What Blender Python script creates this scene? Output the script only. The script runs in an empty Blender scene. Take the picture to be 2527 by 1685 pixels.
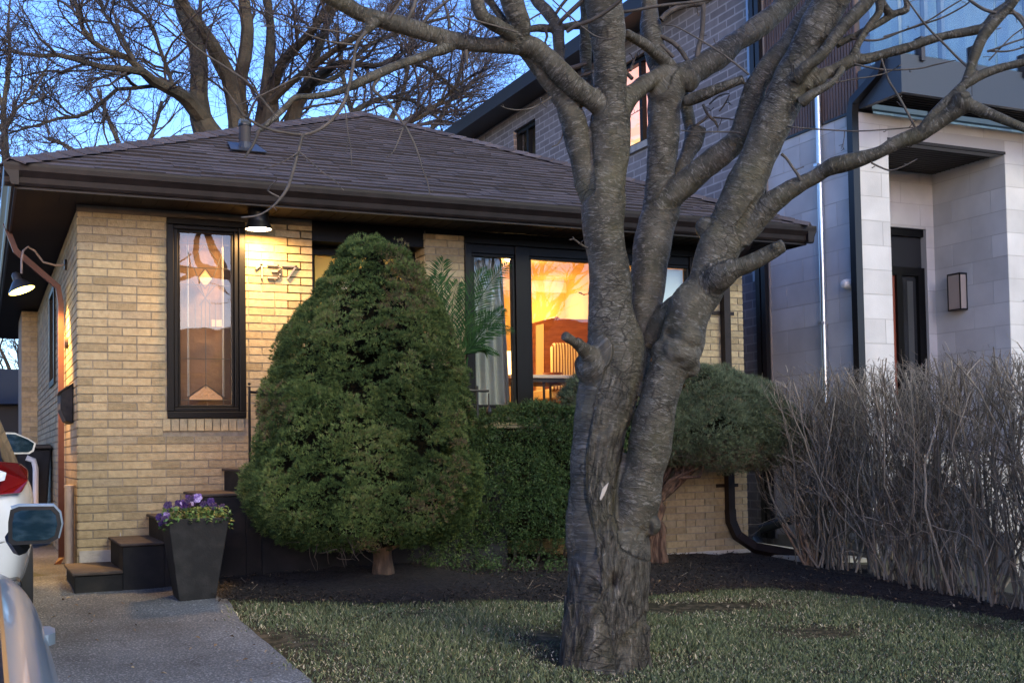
import bpy, math, random
import numpy as np
from math import sin, cos, pi, radians, sqrt
from mathutils import Vector, noise
rng = np.random.default_rng(7); random.seed(7)
S = bpy.context.scene; COL = S.collection

# ------------------------------------------------------------------ camera
F, TH, PI_, RO, CY, CX, W, H = 2897.5, 0.42546, 0.04131, 0.0168, 997.0, 1263.5, 2527, 1685
FW = np.array([sin(TH)*cos(PI_), cos(TH)*cos(PI_), sin(PI_)])
RT = np.array([cos(TH), -sin(TH), 0.0]); UP = np.cross(RT, FW)
RT, UP = cos(RO)*RT - sin(RO)*UP, cos(RO)*UP + sin(RO)*RT
def ray(x, y): return FW + RT*((x-CX)/F) - UP*((y-CY)/F)
def onX(x, y, X): r = ray(x, y); return r*X/r[0]
def onY(x, y, Y): r = ray(x, y); return r*Y/r[1]
def at(x, y, d): return ray(x, y)*d
from mathutils import Matrix
cd = bpy.data.cameras.new('camera'); cam = bpy.data.objects.new('camera', cd); COL.objects.link(cam)
cam.matrix_world = Matrix([[RT[0], UP[0], -FW[0], 0], [RT[1], UP[1], -FW[1], 0], [RT[2], UP[2], -FW[2], 0], [0, 0, 0, 1]])
cd.sensor_width = 36; cd.lens = F/W*36; cd.shift_x = 0; cd.shift_y = (CY-H/2)/W
cd.clip_start = 0.05; cd.clip_end = 3000
S.camera = cam

# ------------------------------------------------------------------ ground height
KX = ([-40, 1, 2.5, 3.2, 4.5, 6.5, 9, 40], [.0725, .0725, .078, .078, .066, .055, .05, .05])
def gz(X, Y):
    k = np.interp(X, *KX); return -1.6 + k*np.clip(Y, 0, 10.2)
def G(x, y):
    r = ray(x, y)
    for t in np.linspace(2, 30, 3000):
        if r[2]*t < gz(r[0]*t, r[1]*t): return r*t
    return r*30

# ------------------------------------------------------------------ materials
def mat(name, col, rough=.6, metal=0, spec=.5, noise_=None, bump=None, rnd=0, rcol=None, coat=0, emit=None, coord='Object', attr=None, stretch=None, trans=0):
    m = bpy.data.materials.new(name); m.use_nodes = True
    n = m.node_tree.nodes; l = m.node_tree.links; b = n['Principled BSDF']
    b.inputs['Base Color'].default_value = (*col, 1); b.inputs['Roughness'].default_value = rough
    b.inputs['Metallic'].default_value = metal; b.inputs['Specular IOR Level'].default_value = spec
    b.inputs['Coat Weight'].default_value = coat
    if emit: b.inputs['Emission Color'].default_value = (*emit[0], 1); b.inputs['Emission Strength'].default_value = emit[1]
    if attr: tc = n.new('ShaderNodeAttribute'); tc.attribute_name = attr; vec = tc.outputs['Vector']
    else: tc = n.new('ShaderNodeTexCoord'); vec = tc.outputs[coord]
    if stretch:
        mp = n.new('ShaderNodeMapping'); mp.inputs['Scale'].default_value = stretch; l.new(vec, mp.inputs[0]); vec = mp.outputs[0]
    out = None
    if noise_:
        sc, c2, lo, hi = noise_
        t = n.new('ShaderNodeTexNoise'); t.inputs['Scale'].default_value = sc; t.inputs['Detail'].default_value = 5; l.new(vec, t.inputs[0])
        r = n.new('ShaderNodeMapRange'); r.inputs[1].default_value = lo; r.inputs[2].default_value = hi; l.new(t.outputs[0], r.inputs[0])
        x = n.new('ShaderNodeMix'); x.data_type = 'RGBA'; l.new(r.outputs[0], x.inputs[0])
        x.inputs[6].default_value = (*col, 1); x.inputs[7].default_value = (*c2, 1); out = x.outputs[2]
    if rnd or rcol:
        a = n.new('ShaderNodeAttribute'); a.attribute_name = 'rnd'
        if rcol:
            cr = n.new('ShaderNodeValToRGB'); cr.color_ramp.interpolation = 'LINEAR'
            e = cr.color_ramp.elements
            while len(e) < len(rcol): e.new(.5)
            for q, (p, c) in zip(e, rcol): q.position = p; q.color = (*c, 1)
            l.new(a.outputs['Fac'], cr.inputs[0])
            if out is not None:
                x = n.new('ShaderNodeMix'); x.data_type = 'RGBA'; x.blend_type = 'MULTIPLY'; x.inputs[0].default_value = 1
                l.new(cr.outputs[0], x.inputs[6]); l.new(out, x.inputs[7]); out = x.outputs[2]
            else: out = cr.outputs[0]
        if rnd:
            r = n.new('ShaderNodeMapRange'); r.inputs[3].default_value = 1-rnd; r.inputs[4].default_value = 1+rnd; l.new(a.outputs['Fac'], r.inputs[0])
            x = n.new('ShaderNodeVectorMath'); x.operation = 'SCALE'; l.new(r.outputs[0], x.inputs['Scale'])
            if out is not None: l.new(out, x.inputs[0])
            else: x.inputs[0].default_value = col
            out = x.outputs[0]
    if out is not None: l.new(out, b.inputs['Base Color'])
    if bump:
        sc, st, dist = bump
        t = n.new('ShaderNodeTexNoise'); t.inputs['Scale'].default_value = sc; t.inputs['Detail'].default_value = 6; l.new(vec, t.inputs[0])
        q = n.new('ShaderNodeBump'); q.inputs['Strength'].default_value = st; q.inputs['Distance'].default_value = dist
        l.new(t.outputs[0], q.inputs['Height']); l.new(q.outputs[0], b.inputs['Normal'])
    return m
def glass(name, tint=(.9, .95, .95), refl=.12):
    m = bpy.data.materials.new(name); m.use_nodes = True; n = m.node_tree.nodes; l = m.node_tree.links
    n.remove(n['Principled BSDF']); o = n['Material Output']
    tr = n.new('ShaderNodeBsdfTransparent'); tr.inputs[0].default_value = (*tint, 1)
    gl = n.new('ShaderNodeBsdfGlossy'); gl.inputs['Roughness'].default_value = .01
    lw = n.new('ShaderNodeLayerWeight'); f = n.new('ShaderNodeMath'); f.operation = 'POWER'; f.inputs[1].default_value = 3.2; l.new(lw.outputs['Facing'], f.inputs[0])
    a = n.new('ShaderNodeMath'); a.operation = 'ADD'; a.inputs[1].default_value = refl; a.use_clamp = True; l.new(f.outputs[0], a.inputs[0])
    t = n.new('ShaderNodeTexNoise'); t.inputs['Scale'].default_value = 2.2; tc = n.new('ShaderNodeTexCoord'); l.new(tc.outputs['Object'], t.inputs[0])
    q = n.new('ShaderNodeBump'); q.inputs['Strength'].default_value = .03; q.inputs['Distance'].default_value = .03; l.new(t.outputs[0], q.inputs['Height']); l.new(q.outputs[0], gl.inputs['Normal'])
    mx = n.new('ShaderNodeMixShader'); l.new(a.outputs[0], mx.inputs[0]); l.new(tr.outputs[0], mx.inputs[1]); l.new(gl.outputs[0], mx.inputs[2]); l.new(mx.outputs[0], o.inputs[0])
    return m

M = {}
M['brick'] = mat('brick', (1, 1, 1), .85, noise_=(28, (.72, .70, .68), .35, .75), rcol=[(0, (.235, .19, .11)), (.25, (.305, .25, .15)), (.6, (.35, .29, .175)), (.85, (.385, .32, .195)), (1, (.29, .25, .17))], bump=(90, .5, .006))
M['mortar'] = mat('mortar', (.20, .175, .135), .95, noise_=(20, (.28, .245, .19), .4, .7), bump=(60, .5, .004))
M['shingle'] = mat('shingle', (1, 1, 1), .9, noise_=(160, (.55, .55, .57), .3, .7), rcol=[(0, (.070, .056, .060)), (.5, (.098, .080, .087)), (1, (.130, .108, .116))], bump=(220, .6, .004))
M['brown_metal'] = mat('brown_metal', (.011, .008, .008), .45, .0, .22, noise_=(9, (.018, .013, .013), .4, .7))
M['soffit'] = mat('soffit', (.007, .005, .005), .7, spec=.2, noise_=(4, (.011, .007, .006), .4, .6))
M['frame'] = mat('window_black', (.004, .0042, .005), .38, 0, .16, bump=(6, .05, .01))
M['black_metal'] = mat('black_metal', (.008, .008, .009), .35, .1, .5)
M['glass'] = glass('window_glass', (.92, .94, .93), .10)
M['glass_tint'] = glass('blue_glass', (.66, .74, .78), .12)
M['glass_lit'] = glass('lit_glass', (.9, .9, .9), .03)
M['stair'] = mat('stair_paint', (.009, .010, .012), .75, spec=.25, noise_=(6, (.022, .021, .021), .45, .72), bump=(50, .4, .006))
M['stair_top'] = mat('stair_tread', (.032, .025, .022), .8, noise_=(9, (.065, .052, .045), .4, .7), bump=(70, .4, .006))
M['concrete'] = mat('concrete', (.42, .41, .38), .9, noise_=(7, (.27, .26, .24), .4, .7), bump=(60, .5, .006))
M['mustard'] = mat('mustard_paint', (.72, .46, .06), .45, noise_=(5, (.66, .42, .055), .4, .7))
M['white'] = mat('white_paint', (.75, .74, .71), .5, noise_=(8, (.68, .67, .64), .4, .7))
M['pot'] = mat('charcoal_pot', (.012, .0125, .014), .7, spec=.3, noise_=(11, (.026, .026, .027), .45, .75), bump=(90, .35, .004))
M['soil'] = mat('soil', (.02, .015, .011), .95, bump=(60, .9, .02))
def ground_mats():
    m = mat('asphalt', (.108, .120, .130), .9, noise_=(75, (.34, .35, .37), .5, .72), bump=(80, 1, .02))
    n = m.node_tree.nodes; l = m.node_tree.links; b = n['Principled BSDF']
    tc = n.new('ShaderNodeTexCoord'); t = n.new('ShaderNodeTexNoise'); t.inputs['Scale'].default_value = 1.1; t.inputs['Detail'].default_value = 8; l.new(tc.outputs['Object'], t.inputs[0])
    r = n.new('ShaderNodeMapRange'); r.inputs[1].default_value = .35; r.inputs[2].default_value = .7; r.inputs[3].default_value = .62; r.inputs[4].default_value = 1.35; l.new(t.outputs[0], r.inputs[0])
    x = n.new('ShaderNodeVectorMath'); x.operation = 'SCALE'; l.new(b.inputs['Base Color'].links[0].from_socket, x.inputs[0]); l.new(r.outputs[0], x.inputs['Scale']); l.new(x.outputs[0], b.inputs['Base Color'])
    # fine cracks
    v = n.new('ShaderNodeTexVoronoi'); v.feature = 'DISTANCE_TO_EDGE'; v.inputs['Scale'].default_value = .55
    t2 = n.new('ShaderNodeTexNoise'); t2.inputs['Scale'].default_value = 2.5; l.new(tc.outputs['Object'], t2.inputs[0])
    mx = n.new('ShaderNodeMix'); mx.data_type = 'RGBA'; mx.inputs[0].default_value = .35; l.new(tc.outputs['Object'], mx.inputs[6]); l.new(t2.outputs[1], mx.inputs[7]); l.new(mx.outputs[2], v.inputs[0])
    r2 = n.new('ShaderNodeMapRange'); r2.inputs[1].default_value = .001; r2.inputs[2].default_value = .003; r2.inputs[3].default_value = .72; l.new(v.outputs[0], r2.inputs[0])
    x2 = n.new('ShaderNodeVectorMath'); x2.operation = 'SCALE'; l.new(x.outputs[0], x2.inputs[0]); l.new(r2.outputs[0], x2.inputs['Scale']); l.new(x2.outputs[0], b.inputs['Base Color'])
    return m
M['asphalt'] = ground_mats()
M['lawn'] = mat('lawn_soil', (.045, .04, .024), .95, spec=.1, noise_=(14, (.12, .095, .06), .45, .65), bump=(40, .8, .03))
M['mulch'] = mat('mulch', (.010, .0085, .008), .95, noise_=(55, (.032, .023, .018), .45, .7), bump=(45, 1, .03))
M['far_ground'] = mat('far_ground', (.05, .055, .035), .95, noise_=(.4, (.08, .075, .05), .4, .6))
M['grass'] = mat('grass', (.07, .1, .03), .7, spec=.25, rcol=[(0, (.06, .078, .038)), (.5, (.115, .140, .068)), (.74, (.18, .195, .10)), (.84, (.34, .30, .19)), (1, (.54, .47, .33))])
M['chips'] = mat('mulch_chips', (.02, .015, .012), .9, rcol=[(0, (.006, .005, .005)), (.6, (.018, .013, .011)), (.9, (.05, .032, .022)), (.97, (.16, .11, .07)), (1, (.4, .33, .24))])
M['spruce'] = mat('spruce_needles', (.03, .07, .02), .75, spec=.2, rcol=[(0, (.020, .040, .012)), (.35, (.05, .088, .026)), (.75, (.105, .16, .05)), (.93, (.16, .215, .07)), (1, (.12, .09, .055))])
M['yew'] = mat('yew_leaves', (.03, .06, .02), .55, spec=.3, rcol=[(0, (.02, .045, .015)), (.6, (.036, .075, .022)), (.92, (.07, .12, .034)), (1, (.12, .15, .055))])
M['juniper'] = mat('juniper_leaves', (.04, .07, .04), .75, spec=.2, rcol=[(0, (.055, .078, .046)), (.5, (.10, .135, .08)), (.85, (.15, .19, .12)), (1, (.13, .095, .07))])
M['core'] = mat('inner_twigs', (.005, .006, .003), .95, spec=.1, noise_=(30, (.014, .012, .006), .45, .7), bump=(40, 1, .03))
M['palm'] = mat('palm_leaf', (.03, .085, .03), .7, spec=.1, rcol=[(0, (.012, .040, .014)), (1, (.032, .085, .026))])
M['twig'] = mat('twig_bark', (.05, .042, .035), .75, noise_=(12, (.105, .09, .078), .4, .7), bump=(60, .5, .004))
M['hedge'] = mat('hedge_stem', (.11, .09, .08), .8, rcol=[(0, (.075, .063, .05)), (.6, (.165, .142, .115)), (.9, (.27, .235, .19)), (1, (.40, .35, .28))])
M['bg_bark'] = mat('far_bark', (.036, .032, .024), .9, noise_=(3, (.075, .066, .048), .4, .7), bump=(14, .8, .05))
M['bg_twig'] = mat('far_twig', (.046, .040, .042), .9)
def bark_mat():
    m = mat('cherry_bark', (.05, .046, .04), .62, attr='bark'); n = m.node_tree.nodes; l = m.node_tree.links; b = n['Principled BSDF']
    a = n.new('ShaderNodeAttribute'); a.attribute_name = 'bark'
    def mapped(s):
        p = n.new('ShaderNodeMapping'); p.inputs['Scale'].default_value = s; l.new(a.outputs['Vector'], p.inputs[0]); return p.outputs[0]
    def nz(v, sc, det=5, rough=.6, dist=0):
        t = n.new('ShaderNodeTexNoise'); t.inputs['Scale'].default_value = sc; t.inputs['Detail'].default_value = det; t.inputs['Roughness'].default_value = rough; t.inputs['Distortion'].default_value = dist; l.new(v, t.inputs[0]); return t.outputs[0]
    def rg(v, lo, hi, o0=0, o1=1):
        r = n.new('ShaderNodeMapRange'); r.inputs[1].default_value = lo; r.inputs[2].default_value = hi; r.inputs[3].default_value = o0; r.inputs[4].default_value = o1; l.new(v, r.inputs[0]); return r.outputs[0]
    def mth(op, x, y):
        q = n.new('ShaderNodeMath'); q.operation = op
        for i, z in enumerate((x, y)):
            if isinstance(z, (int, float)): q.inputs[i].default_value = z
            else: l.new(z, q.inputs[i])
        return q.outputs[0]
    def mixc(f, c0, c1):
        x = n.new('ShaderNodeMix'); x.data_type = 'RGBA'; l.new(f, x.inputs[0])
        for i, c in ((6, c0), (7, c1)):
            if isinstance(c, tuple): x.inputs[i].default_value = (*c, 1)
            else: l.new(c, x.inputs[i])
        return x.outputs[2]
    lent = nz(mapped((13, 13, 38)), 1.6, 7, .68, 1.0)            # horizontal lenticel bands
    lent2 = nz(mapped((20, 20, 100)), 1.5, 4, .6, .8)
    fiss = nz(mapped((26, 26, 7)), 1.5, 6, .65, .8)             # vertical fissures of the old bark
    big = nz(a.outputs['Vector'], 1.7, 3)
    ra = n.new('ShaderNodeAttribute'); ra.attribute_name = 'rough'
    roughmask = rg(mth('ADD', ra.outputs['Fac'], mth('MULTIPLY', mth('SUBTRACT', big, .5), 1.6)), .40, .60)
    c = mixc(rg(nz(a.outputs['Vector'], 7, 6), .35, .68), (.034, .031, .022), (.105, .095, .074))
    c = mixc(mth('MULTIPLY', rg(lent, .53, .64), .75), c, (.20, .19, .17))
    c = mixc(mth('MULTIPLY', rg(lent2, .56, .70), rg(big, .48, .62)), c, (.26, .25, .24))
    c = mixc(mth('MULTIPLY', rg(lent2, .42, .34), .8), c, (.018, .016, .014))
    c2 = mixc(rg(fiss, .36, .66), (.016, .0145, .012), (.165, .150, .124))
    c2 = mixc(rg(fiss, .61, .72), c2, (.38, .355, .32))
    c = mixc(roughmask, c, c2)
    lich = nz(a.outputs['Vector'], 3.2, 5)
    c = mixc(rg(lich, .52, .74, 0, .55), c, (.085, .078, .036))
    l.new(c, b.inputs['Base Color'])
    h = mth('ADD', mth('MULTIPLY', lent, .30), mth('MULTIPLY', rg(roughmask, 0, 1, 0, 1), mth('MULTIPLY', fiss, 2.6)))
    h = mth('ADD', h, mth('MULTIPLY', lent2, .2))
    q = n.new('ShaderNodeBump'); q.inputs['Strength'].default_value = 1; q.inputs['Distance'].default_value = .028; l.new(h, q.inputs['Height']); l.new(q.outputs[0], b.inputs['Normal'])
    l.new(rg(lent, .4, .7, .62, .36), b.inputs['Roughness']); b.inputs['Specular IOR Level'].default_value = .28
    vo = n.new('ShaderNodeTexVoronoi'); vo.feature = 'DISTANCE_TO_EDGE'; vo.inputs['Scale'].default_value = 1; dm = n.new('ShaderNodeMix'); dm.data_type = 'RGBA'; dm.inputs[0].default_value = .14; ntx = n.new('ShaderNodeTexNoise'); ntx.inputs['Scale'].default_value = 9; l.new(a.outputs['Vector'], ntx.inputs[0]); l.new(mapped((11, 11, 26)), dm.inputs[6]); l.new(ntx.outputs[1], dm.inputs[7]); l.new(dm.outputs[2], vo.inputs[0])
    ck = mth('MULTIPLY', rg(vo.outputs[0], .0, .05, 1, 0), rg(big, .42, .58)); l.new(mixc(mth('MULTIPLY', ck, .9), c, (.008, .007, .006)), b.inputs['Base Color'])
    return m
M['bark'] = bark_mat()

# ------------------------------------------------------------------ object helpers
ORG = {}
def tag(o, label=None, cat=None, group=None, kind=None):
    for k, v in (('label', label), ('category', cat), ('group', group), ('kind', kind)):
        if v: o[k] = v
    return o
def thing(name, label, cat, loc, group=None):
    o = bpy.data.objects.new(name, None); COL.objects.link(o); o.location = loc; o.empty_display_size = .2
    ORG[o.name] = Vector(loc); return tag(o, label, cat, group)
def link(name, me, parent=None, loc=None):
    o = bpy.data.objects.new(name, me); COL.objects.link(o)
    if parent: o.parent = parent; ORG[o.name] = ORG[parent.name]
    else:
        lo = Vector(loc) if loc is not None else Vector((0, 0, 0)); o.location = lo; ORG[o.name] = lo
    return o
class MB:
    def __init__(s): s.v = []; s.f = []; s.m = []; s.r = []
    def add(s, vs, fs, mi=0, r=.5):
        k = len(s.v); s.v += [tuple(p) for p in vs]
        for f in fs: s.f.append(tuple(i+k for i in f)); s.m.append(mi); s.r.append(r)
    def box(s, x0, x1, y0, y1, z0, z1, mi=0, r=.5):
        s.add([(x, y, z) for z in (z0, z1) for y in (y0, y1) for x in (x0, x1)],
              [(0, 2, 3, 1), (4, 5, 7, 6), (0, 1, 5, 4), (2, 6, 7, 3), (0, 4, 6, 2), (1, 3, 7, 5)], mi, r)
    def obox(s, o, a, b, c, mi=0, r=.5):
        o, a, b, c = map(np.asarray, (o, a, b, c))
        P = [o, o+a, o+b, o+a+b, o+c, o+a+c, o+b+c, o+a+b+c]
        s.add(P, [(0, 2, 3, 1), (4, 5, 7, 6), (0, 1, 5, 4), (2, 6, 7, 3), (0, 4, 6, 2), (1, 3, 7, 5)], mi, r)
    def prism(s, poly, off, mi=0, r=.5):       # poly: list of 3-D points, off: extrusion vector
        n = len(poly); off = np.asarray(off)
        s.add([np.asarray(p) for p in poly]+[np.asarray(p)+off for p in poly],
              [tuple(range(n))[::-1], tuple(range(n, 2*n))]+[(i, (i+1) % n, n+(i+1) % n, n+i) for i in range(n)], mi, r)
    def tube(s, pts, rad, n=8, mi=0, r=.5, caps=True, sq=False):
        pts = [Vector(p) for p in pts]; m = len(pts)
        rad = [rad]*m if isinstance(rad, (int, float)) else list(rad)
        ref = None; vs = []
        for i, p in enumerate(pts):
            d = (pts[min(i+1, m-1)]-pts[max(i-1, 0)])
            d = d.normalized() if d.length > 1e-9 else Vector((0, 0, 1))
            if ref is None: ref = Vector((0, 0, 1)) if abs(d.z) < .9 else Vector((0, 1, 0))
            a = ref - d*ref.dot(d)
            if a.length < 1e-4: a = d.orthogonal()
            a.normalize(); ref = a; b = d.cross(a)
            for j in range(n):
                t = 2*pi*(j+(.5 if sq else 0))/n; vs.append(p + (a*cos(t)+b*sin(t))*rad[i])
        fs = [(i*n+j, i*n+(j+1) % n, (i+1)*n+(j+1) % n, (i+1)*n+j) for i in range(m-1) for j in range(n)]
        if caps: fs += [tuple(range(n))[::-1], tuple(range((m-1)*n, m*n))]
        s.add(vs, fs, mi, r)
    def lathe(s, c, prof, n=24, mi=0, axis=None, r=.5):    # prof: (radius, height) list
        c = Vector(c); ax = Vector(axis or (0, 0, 1)).normalized(); a = ax.orthogonal().normalized(); b = ax.cross(a)
        vs = [c+ax*h+(a*cos(2*pi*j/n)+b*sin(2*pi*j/n))*max(q, 1e-4) for q, h in prof for j in range(n)]
        fs = [(i*n+j, i*n+(j+1) % n, (i+1)*n+(j+1) % n, (i+1)*n+j) for i in range(len(prof)-1) for j in range(n)]
        s.add(vs, fs, mi, r)
    def build(s, name, mats, parent=None, smooth=False, loc=None, bevel=0):
        me = bpy.data.meshes.new(name)
        og = ORG[parent.name] if parent else (Vector(loc) if loc is not None else Vector((0, 0, 0)))
        me.from_pydata([(p[0]-og.x, p[1]-og.y, p[2]-og.z) for p in s.v], [], s.f)
        for q in (mats if isinstance(mats, (list, tuple)) else [mats]): me.materials.append(q)
        me.polygons.foreach_set('material_index', s.m)
        a = me.attributes.new('rnd', 'FLOAT', 'FACE'); a.data.foreach_set('value', s.r)
        if smooth:
            me.polygons.foreach_set('use_smooth', [True]*len(s.f))
            try: me.set_sharp_from_angle(angle=radians(40))
            except Exception: pass
        me.update()
        o = link(name, me, parent, loc)
        if bevel:
            b = o.modifiers.new('bevel', 'BEVEL'); b.width = bevel; b.segments = 2; b.limit_method = 'ANGLE'
        return o
def frame(mb, x0, x1, z0, z1, y0, y1, w, mi=0):           # rectangular frame facing -Y
    mb.box(x0, x1, y0, y1, z0, z0+w, mi); mb.box(x0, x1, y0, y1, z1-w, z1, mi)
    mb.box(x0, x0+w, y0, y1, z0+w, z1-w, mi); mb.box(x1-w, x1, y0, y1, z0+w, z1-w, mi)
def np_mesh(name, V, Fc, mats, rnd=None, parent=None, loc=None, smooth=False, extra=None, fmat=None):
    """V (N,3), Fc (M,k): one mesh from numpy arrays, rnd per vertex"""
    me = bpy.data.meshes.new(name); og = ORG[parent.name] if parent else (Vector(loc) if loc is not None else Vector((0, 0, 0)))
    V = np.asarray(V, np.float32) - np.array(og, np.float32); k = Fc.shape[1]
    me.vertices.add(len(V)); me.vertices.foreach_set('co', V.ravel())
    me.loops.add(Fc.size); me.loops.foreach_set('vertex_index', Fc.astype(np.int32).ravel())
    me.polygons.add(len(Fc)); me.polygons.foreach_set('loop_start', np.arange(0, Fc.size, k, dtype=np.int32))
    if smooth: me.polygons.foreach_set('use_smooth', np.ones(len(Fc), bool))
    for q in (mats if isinstance(mats, (list, tuple)) else [mats]): me.materials.append(q)
    if fmat is not None: me.polygons.foreach_set('material_index', fmat.astype(np.int32))
    if rnd is not None: a = me.attributes.new('rnd', 'FLOAT', 'POINT'); a.data.foreach_set('value', np.asarray(rnd, np.float32))
    if extra is not None:
        for nm, arr in extra.items():
            if arr.ndim == 2: a = me.attributes.new(nm, 'FLOAT_VECTOR', 'POINT'); a.data.foreach_set('vector', arr.astype(np.float32).ravel())
            else: a = me.attributes.new(nm, 'FLOAT', 'POINT'); a.data.foreach_set('value', arr.astype(np.float32))
    me.update(calc_edges=True); me.validate()
    return link(name, me, parent, loc)
def norm(a): return a/np.maximum(np.linalg.norm(a, axis=-1, keepdims=True), 1e-9)
def batch_tubes(P, R, n=3):
    """P (T,K,3), R (T,K) -> verts, quads"""
    T, K, _ = P.shape
    d = norm(P[:, -1]-P[:, 0]); ref = np.where(np.abs(d[:, 2:3]) < .8, np.array([[0, 0, 1.]]), np.array([[1., 0, 0]]))
    a = norm(np.cross(d, ref)); b = np.cross(d, a)
    th = 2*pi*np.arange(n)/n
    ring = a[:, None, :]*np.cos(th)[None, :, None] + b[:, None, :]*np.sin(th)[None, :, None]      # T,n,3
    V = P[:, :, None, :] + R[:, :, None, None]*ring[:, None]
    idx = np.arange(T*K*n).reshape(T, K, n)
    q = np.stack([idx[:, :-1], np.roll(idx, -1, 2)[:, :-1], np.roll(idx, -1, 2)[:, 1:], idx[:, 1:]], -1).reshape(-1, 4)
    return V.reshape(-1, 3), q
def wiggle(base, dirs, length, K, curl, up=0.0):
    """random crooked paths: base (T,3), dirs (T,3), length (T,)"""
    T = len(base); P = np.zeros((T, K, 3)); P[:, 0] = base; d = norm(dirs); st = length/(K-1)
    for k in range(1, K):
        d = norm(d + rng.normal(size=(T, 3))*curl + np.array([0, 0, up])); P[:, k] = P[:, k-1] + d*st[:, None]
    return P
def children_of(P, R, per, lo, hi, spread, lmin, lmax, K, curl, up, rmax, rtip=.25, tpow=1):
    """spawn side twigs along the paths P"""
    T, Kp, _ = P.shape; n = T*per
    t = np.repeat(np.arange(T), per); u = rng.uniform(lo, hi, n)*(Kp-1); i = np.minimum(u.astype(int), Kp-2); f = (u-i)[:, None]
    b = P[t, i]*(1-f)+P[t, i+1]*f; d = norm(P[t, i+1]-P[t, i]); rr = R[t, i]*(1-f[:, 0])+R[t, i+1]*f[:, 0]
    s = rng.normal(size=(n, 3)); s = norm(s - d*np.sum(s*d, 1, keepdims=True))
    dirs = norm(d + s*rng.uniform(spread*.6, spread*1.4, (n, 1)))
    L = rng.uniform(lmin, lmax, n)*(1-.45*u/(Kp-1))
    Q = wiggle(b, dirs, L, K, curl, up)
    r0 = np.minimum(rr*.7, rmax); Rq = r0[:, None]*np.linspace(1, rtip, K)[None]
    return Q, Rq
# ------------------------------------------------------------------ ground
DW = [(-5, 1.52), (5.9, 1.52), (6.9, 1.49), (7.6, 1.47), (8.3, 1.53), (8.6, 1.72), (8.97, 1.85), (12, 1.0)]      # driveway edge: Y -> X
def dwx(Y): return np.interp(Y, [a for a, b in DW], [b for a, b in DW])
BE = [(1.50, 8.25), (1.8, 8.10), (2.3, 7.72), (2.82, 7.55), (3.6, 7.5), (4.6, 7.72), (5.5, 7.93), (5.9, 7.93), (6.25, 7.7), (6.5, 7.0), (6.75, 6.3), (6.95, 5.2), (7.1, 3)]     # front edge of the planting bed: X -> Y
def bey(X): return np.interp(X, [a for a, b in BE], [b for a, b in BE])
def bump2(X, Y, s, o=0): return noise.noise(Vector((X*s+o, Y*s-o, o)))
def sheet(name, rows, mat_, dz, nz=.0, sc=3, label=None, kind='structure'):
    """rows: list of (Y, x0, x1); a grid draped on the ground"""
    V, Fq = [], []; n = 0; cols = None
    for (Y, x0, x1) in rows:
        c = max(2, 60); 
        for i in range(c):
            X = x0+(x1-x0)*i/(c-1); V.append((X, Y, gz(X, Y)+dz+nz*bump2(X, Y, sc)))
    R_ = len(rows)
    Fq = [(r*60+i, r*60+i+1, (r+1)*60+i+1, (r+1)*60+i) for r in range(R_-1) for i in range(59)]
    o = np_mesh(name, np.array(V), np.array(Fq), mat_, smooth=True); o['kind'] = kind; return o
ys = np.concatenate([np.linspace(-4, 3, 12), np.linspace(3.1, 12, 120)])
mb = MB()                                                     # far ground, one big sheet under everything
xs = [-900, -60, -12, -3, 1, 2.5, 3.2, 4.5, 6.5, 9, 16, 60, 900]; yy = [-900, -60, -4, 0, 2.5, 5, 7.5, 10.2, 16, 30, 80, 900]
g = [[(x, y, gz(x, y)-.06) for x in xs] for y in yy]
for j in range(len(yy)-1):
    for i in range(len(xs)-1): mb.add([g[j][i], g[j][i+1], g[j+1][i+1], g[j+1][i]], [(0, 1, 2, 3)])
tag(mb.build('ground', M['far_ground']), kind='structure')
sheet('driveway', [(y, -3.2, dwx(y)+.04) for y in np.concatenate([np.linspace(-4, 3, 12), np.linspace(3.1, 8.95, 90)])]+[(9.0, -3.2, 1.6), (9.3, -3.2, .95), (22, -3.2, .9)], M['asphalt'], .0, .006, 4)
sheet('lawn', [(y, dwx(y)-.02, 7.6) for y in np.concatenate([np.linspace(-4, 3, 12), np.linspace(3.1, 8.3, 80)])], M['lawn'], -.012, .02, 2)
# planting bed, raised a little, its edge ragged
V, Fq = [], []; bx = np.linspace(1.44, 7.6, 130); nb = 70
for X in bx:
    y0 = bey(X)+.05*bump2(X, 3, 4)+.03*bump2(X, 9, 11)
    for j in range(nb):
        t = j/(nb-1); Y = y0+(10.15-y0)*t
        e = min(1, t*9, (X-1.44)*5)
        V.append((X, Y, gz(X, Y)-.02+.045*e+.02*e*bump2(X, Y, 5)+.012*e*bump2(X, Y, 21)+.05*np.exp(-((X-2.75)**2+(Y-8.35)**2)/.35)))
Fq = [(i*nb+j, (i+1)*nb+j, (i+1)*nb+j+1, i*nb+j+1) for i in range(len(bx)-1) for j in range(nb-1)]
o = np_mesh('garden_bed', np.array(V), np.array(Fq), M['mulch'], smooth=True); o['kind'] = 'structure'
# pale concrete strip between the houses
mb = MB(); mb.prism([(7.12, 9.0, -1.085), (7.75, 8.85, -1.10), (8.1, 14, -1.04), (7.12, 14, -1.03)], (0, 0, .035)); tag(mb.build('side_path', M['concrete']), kind='structure')
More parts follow.
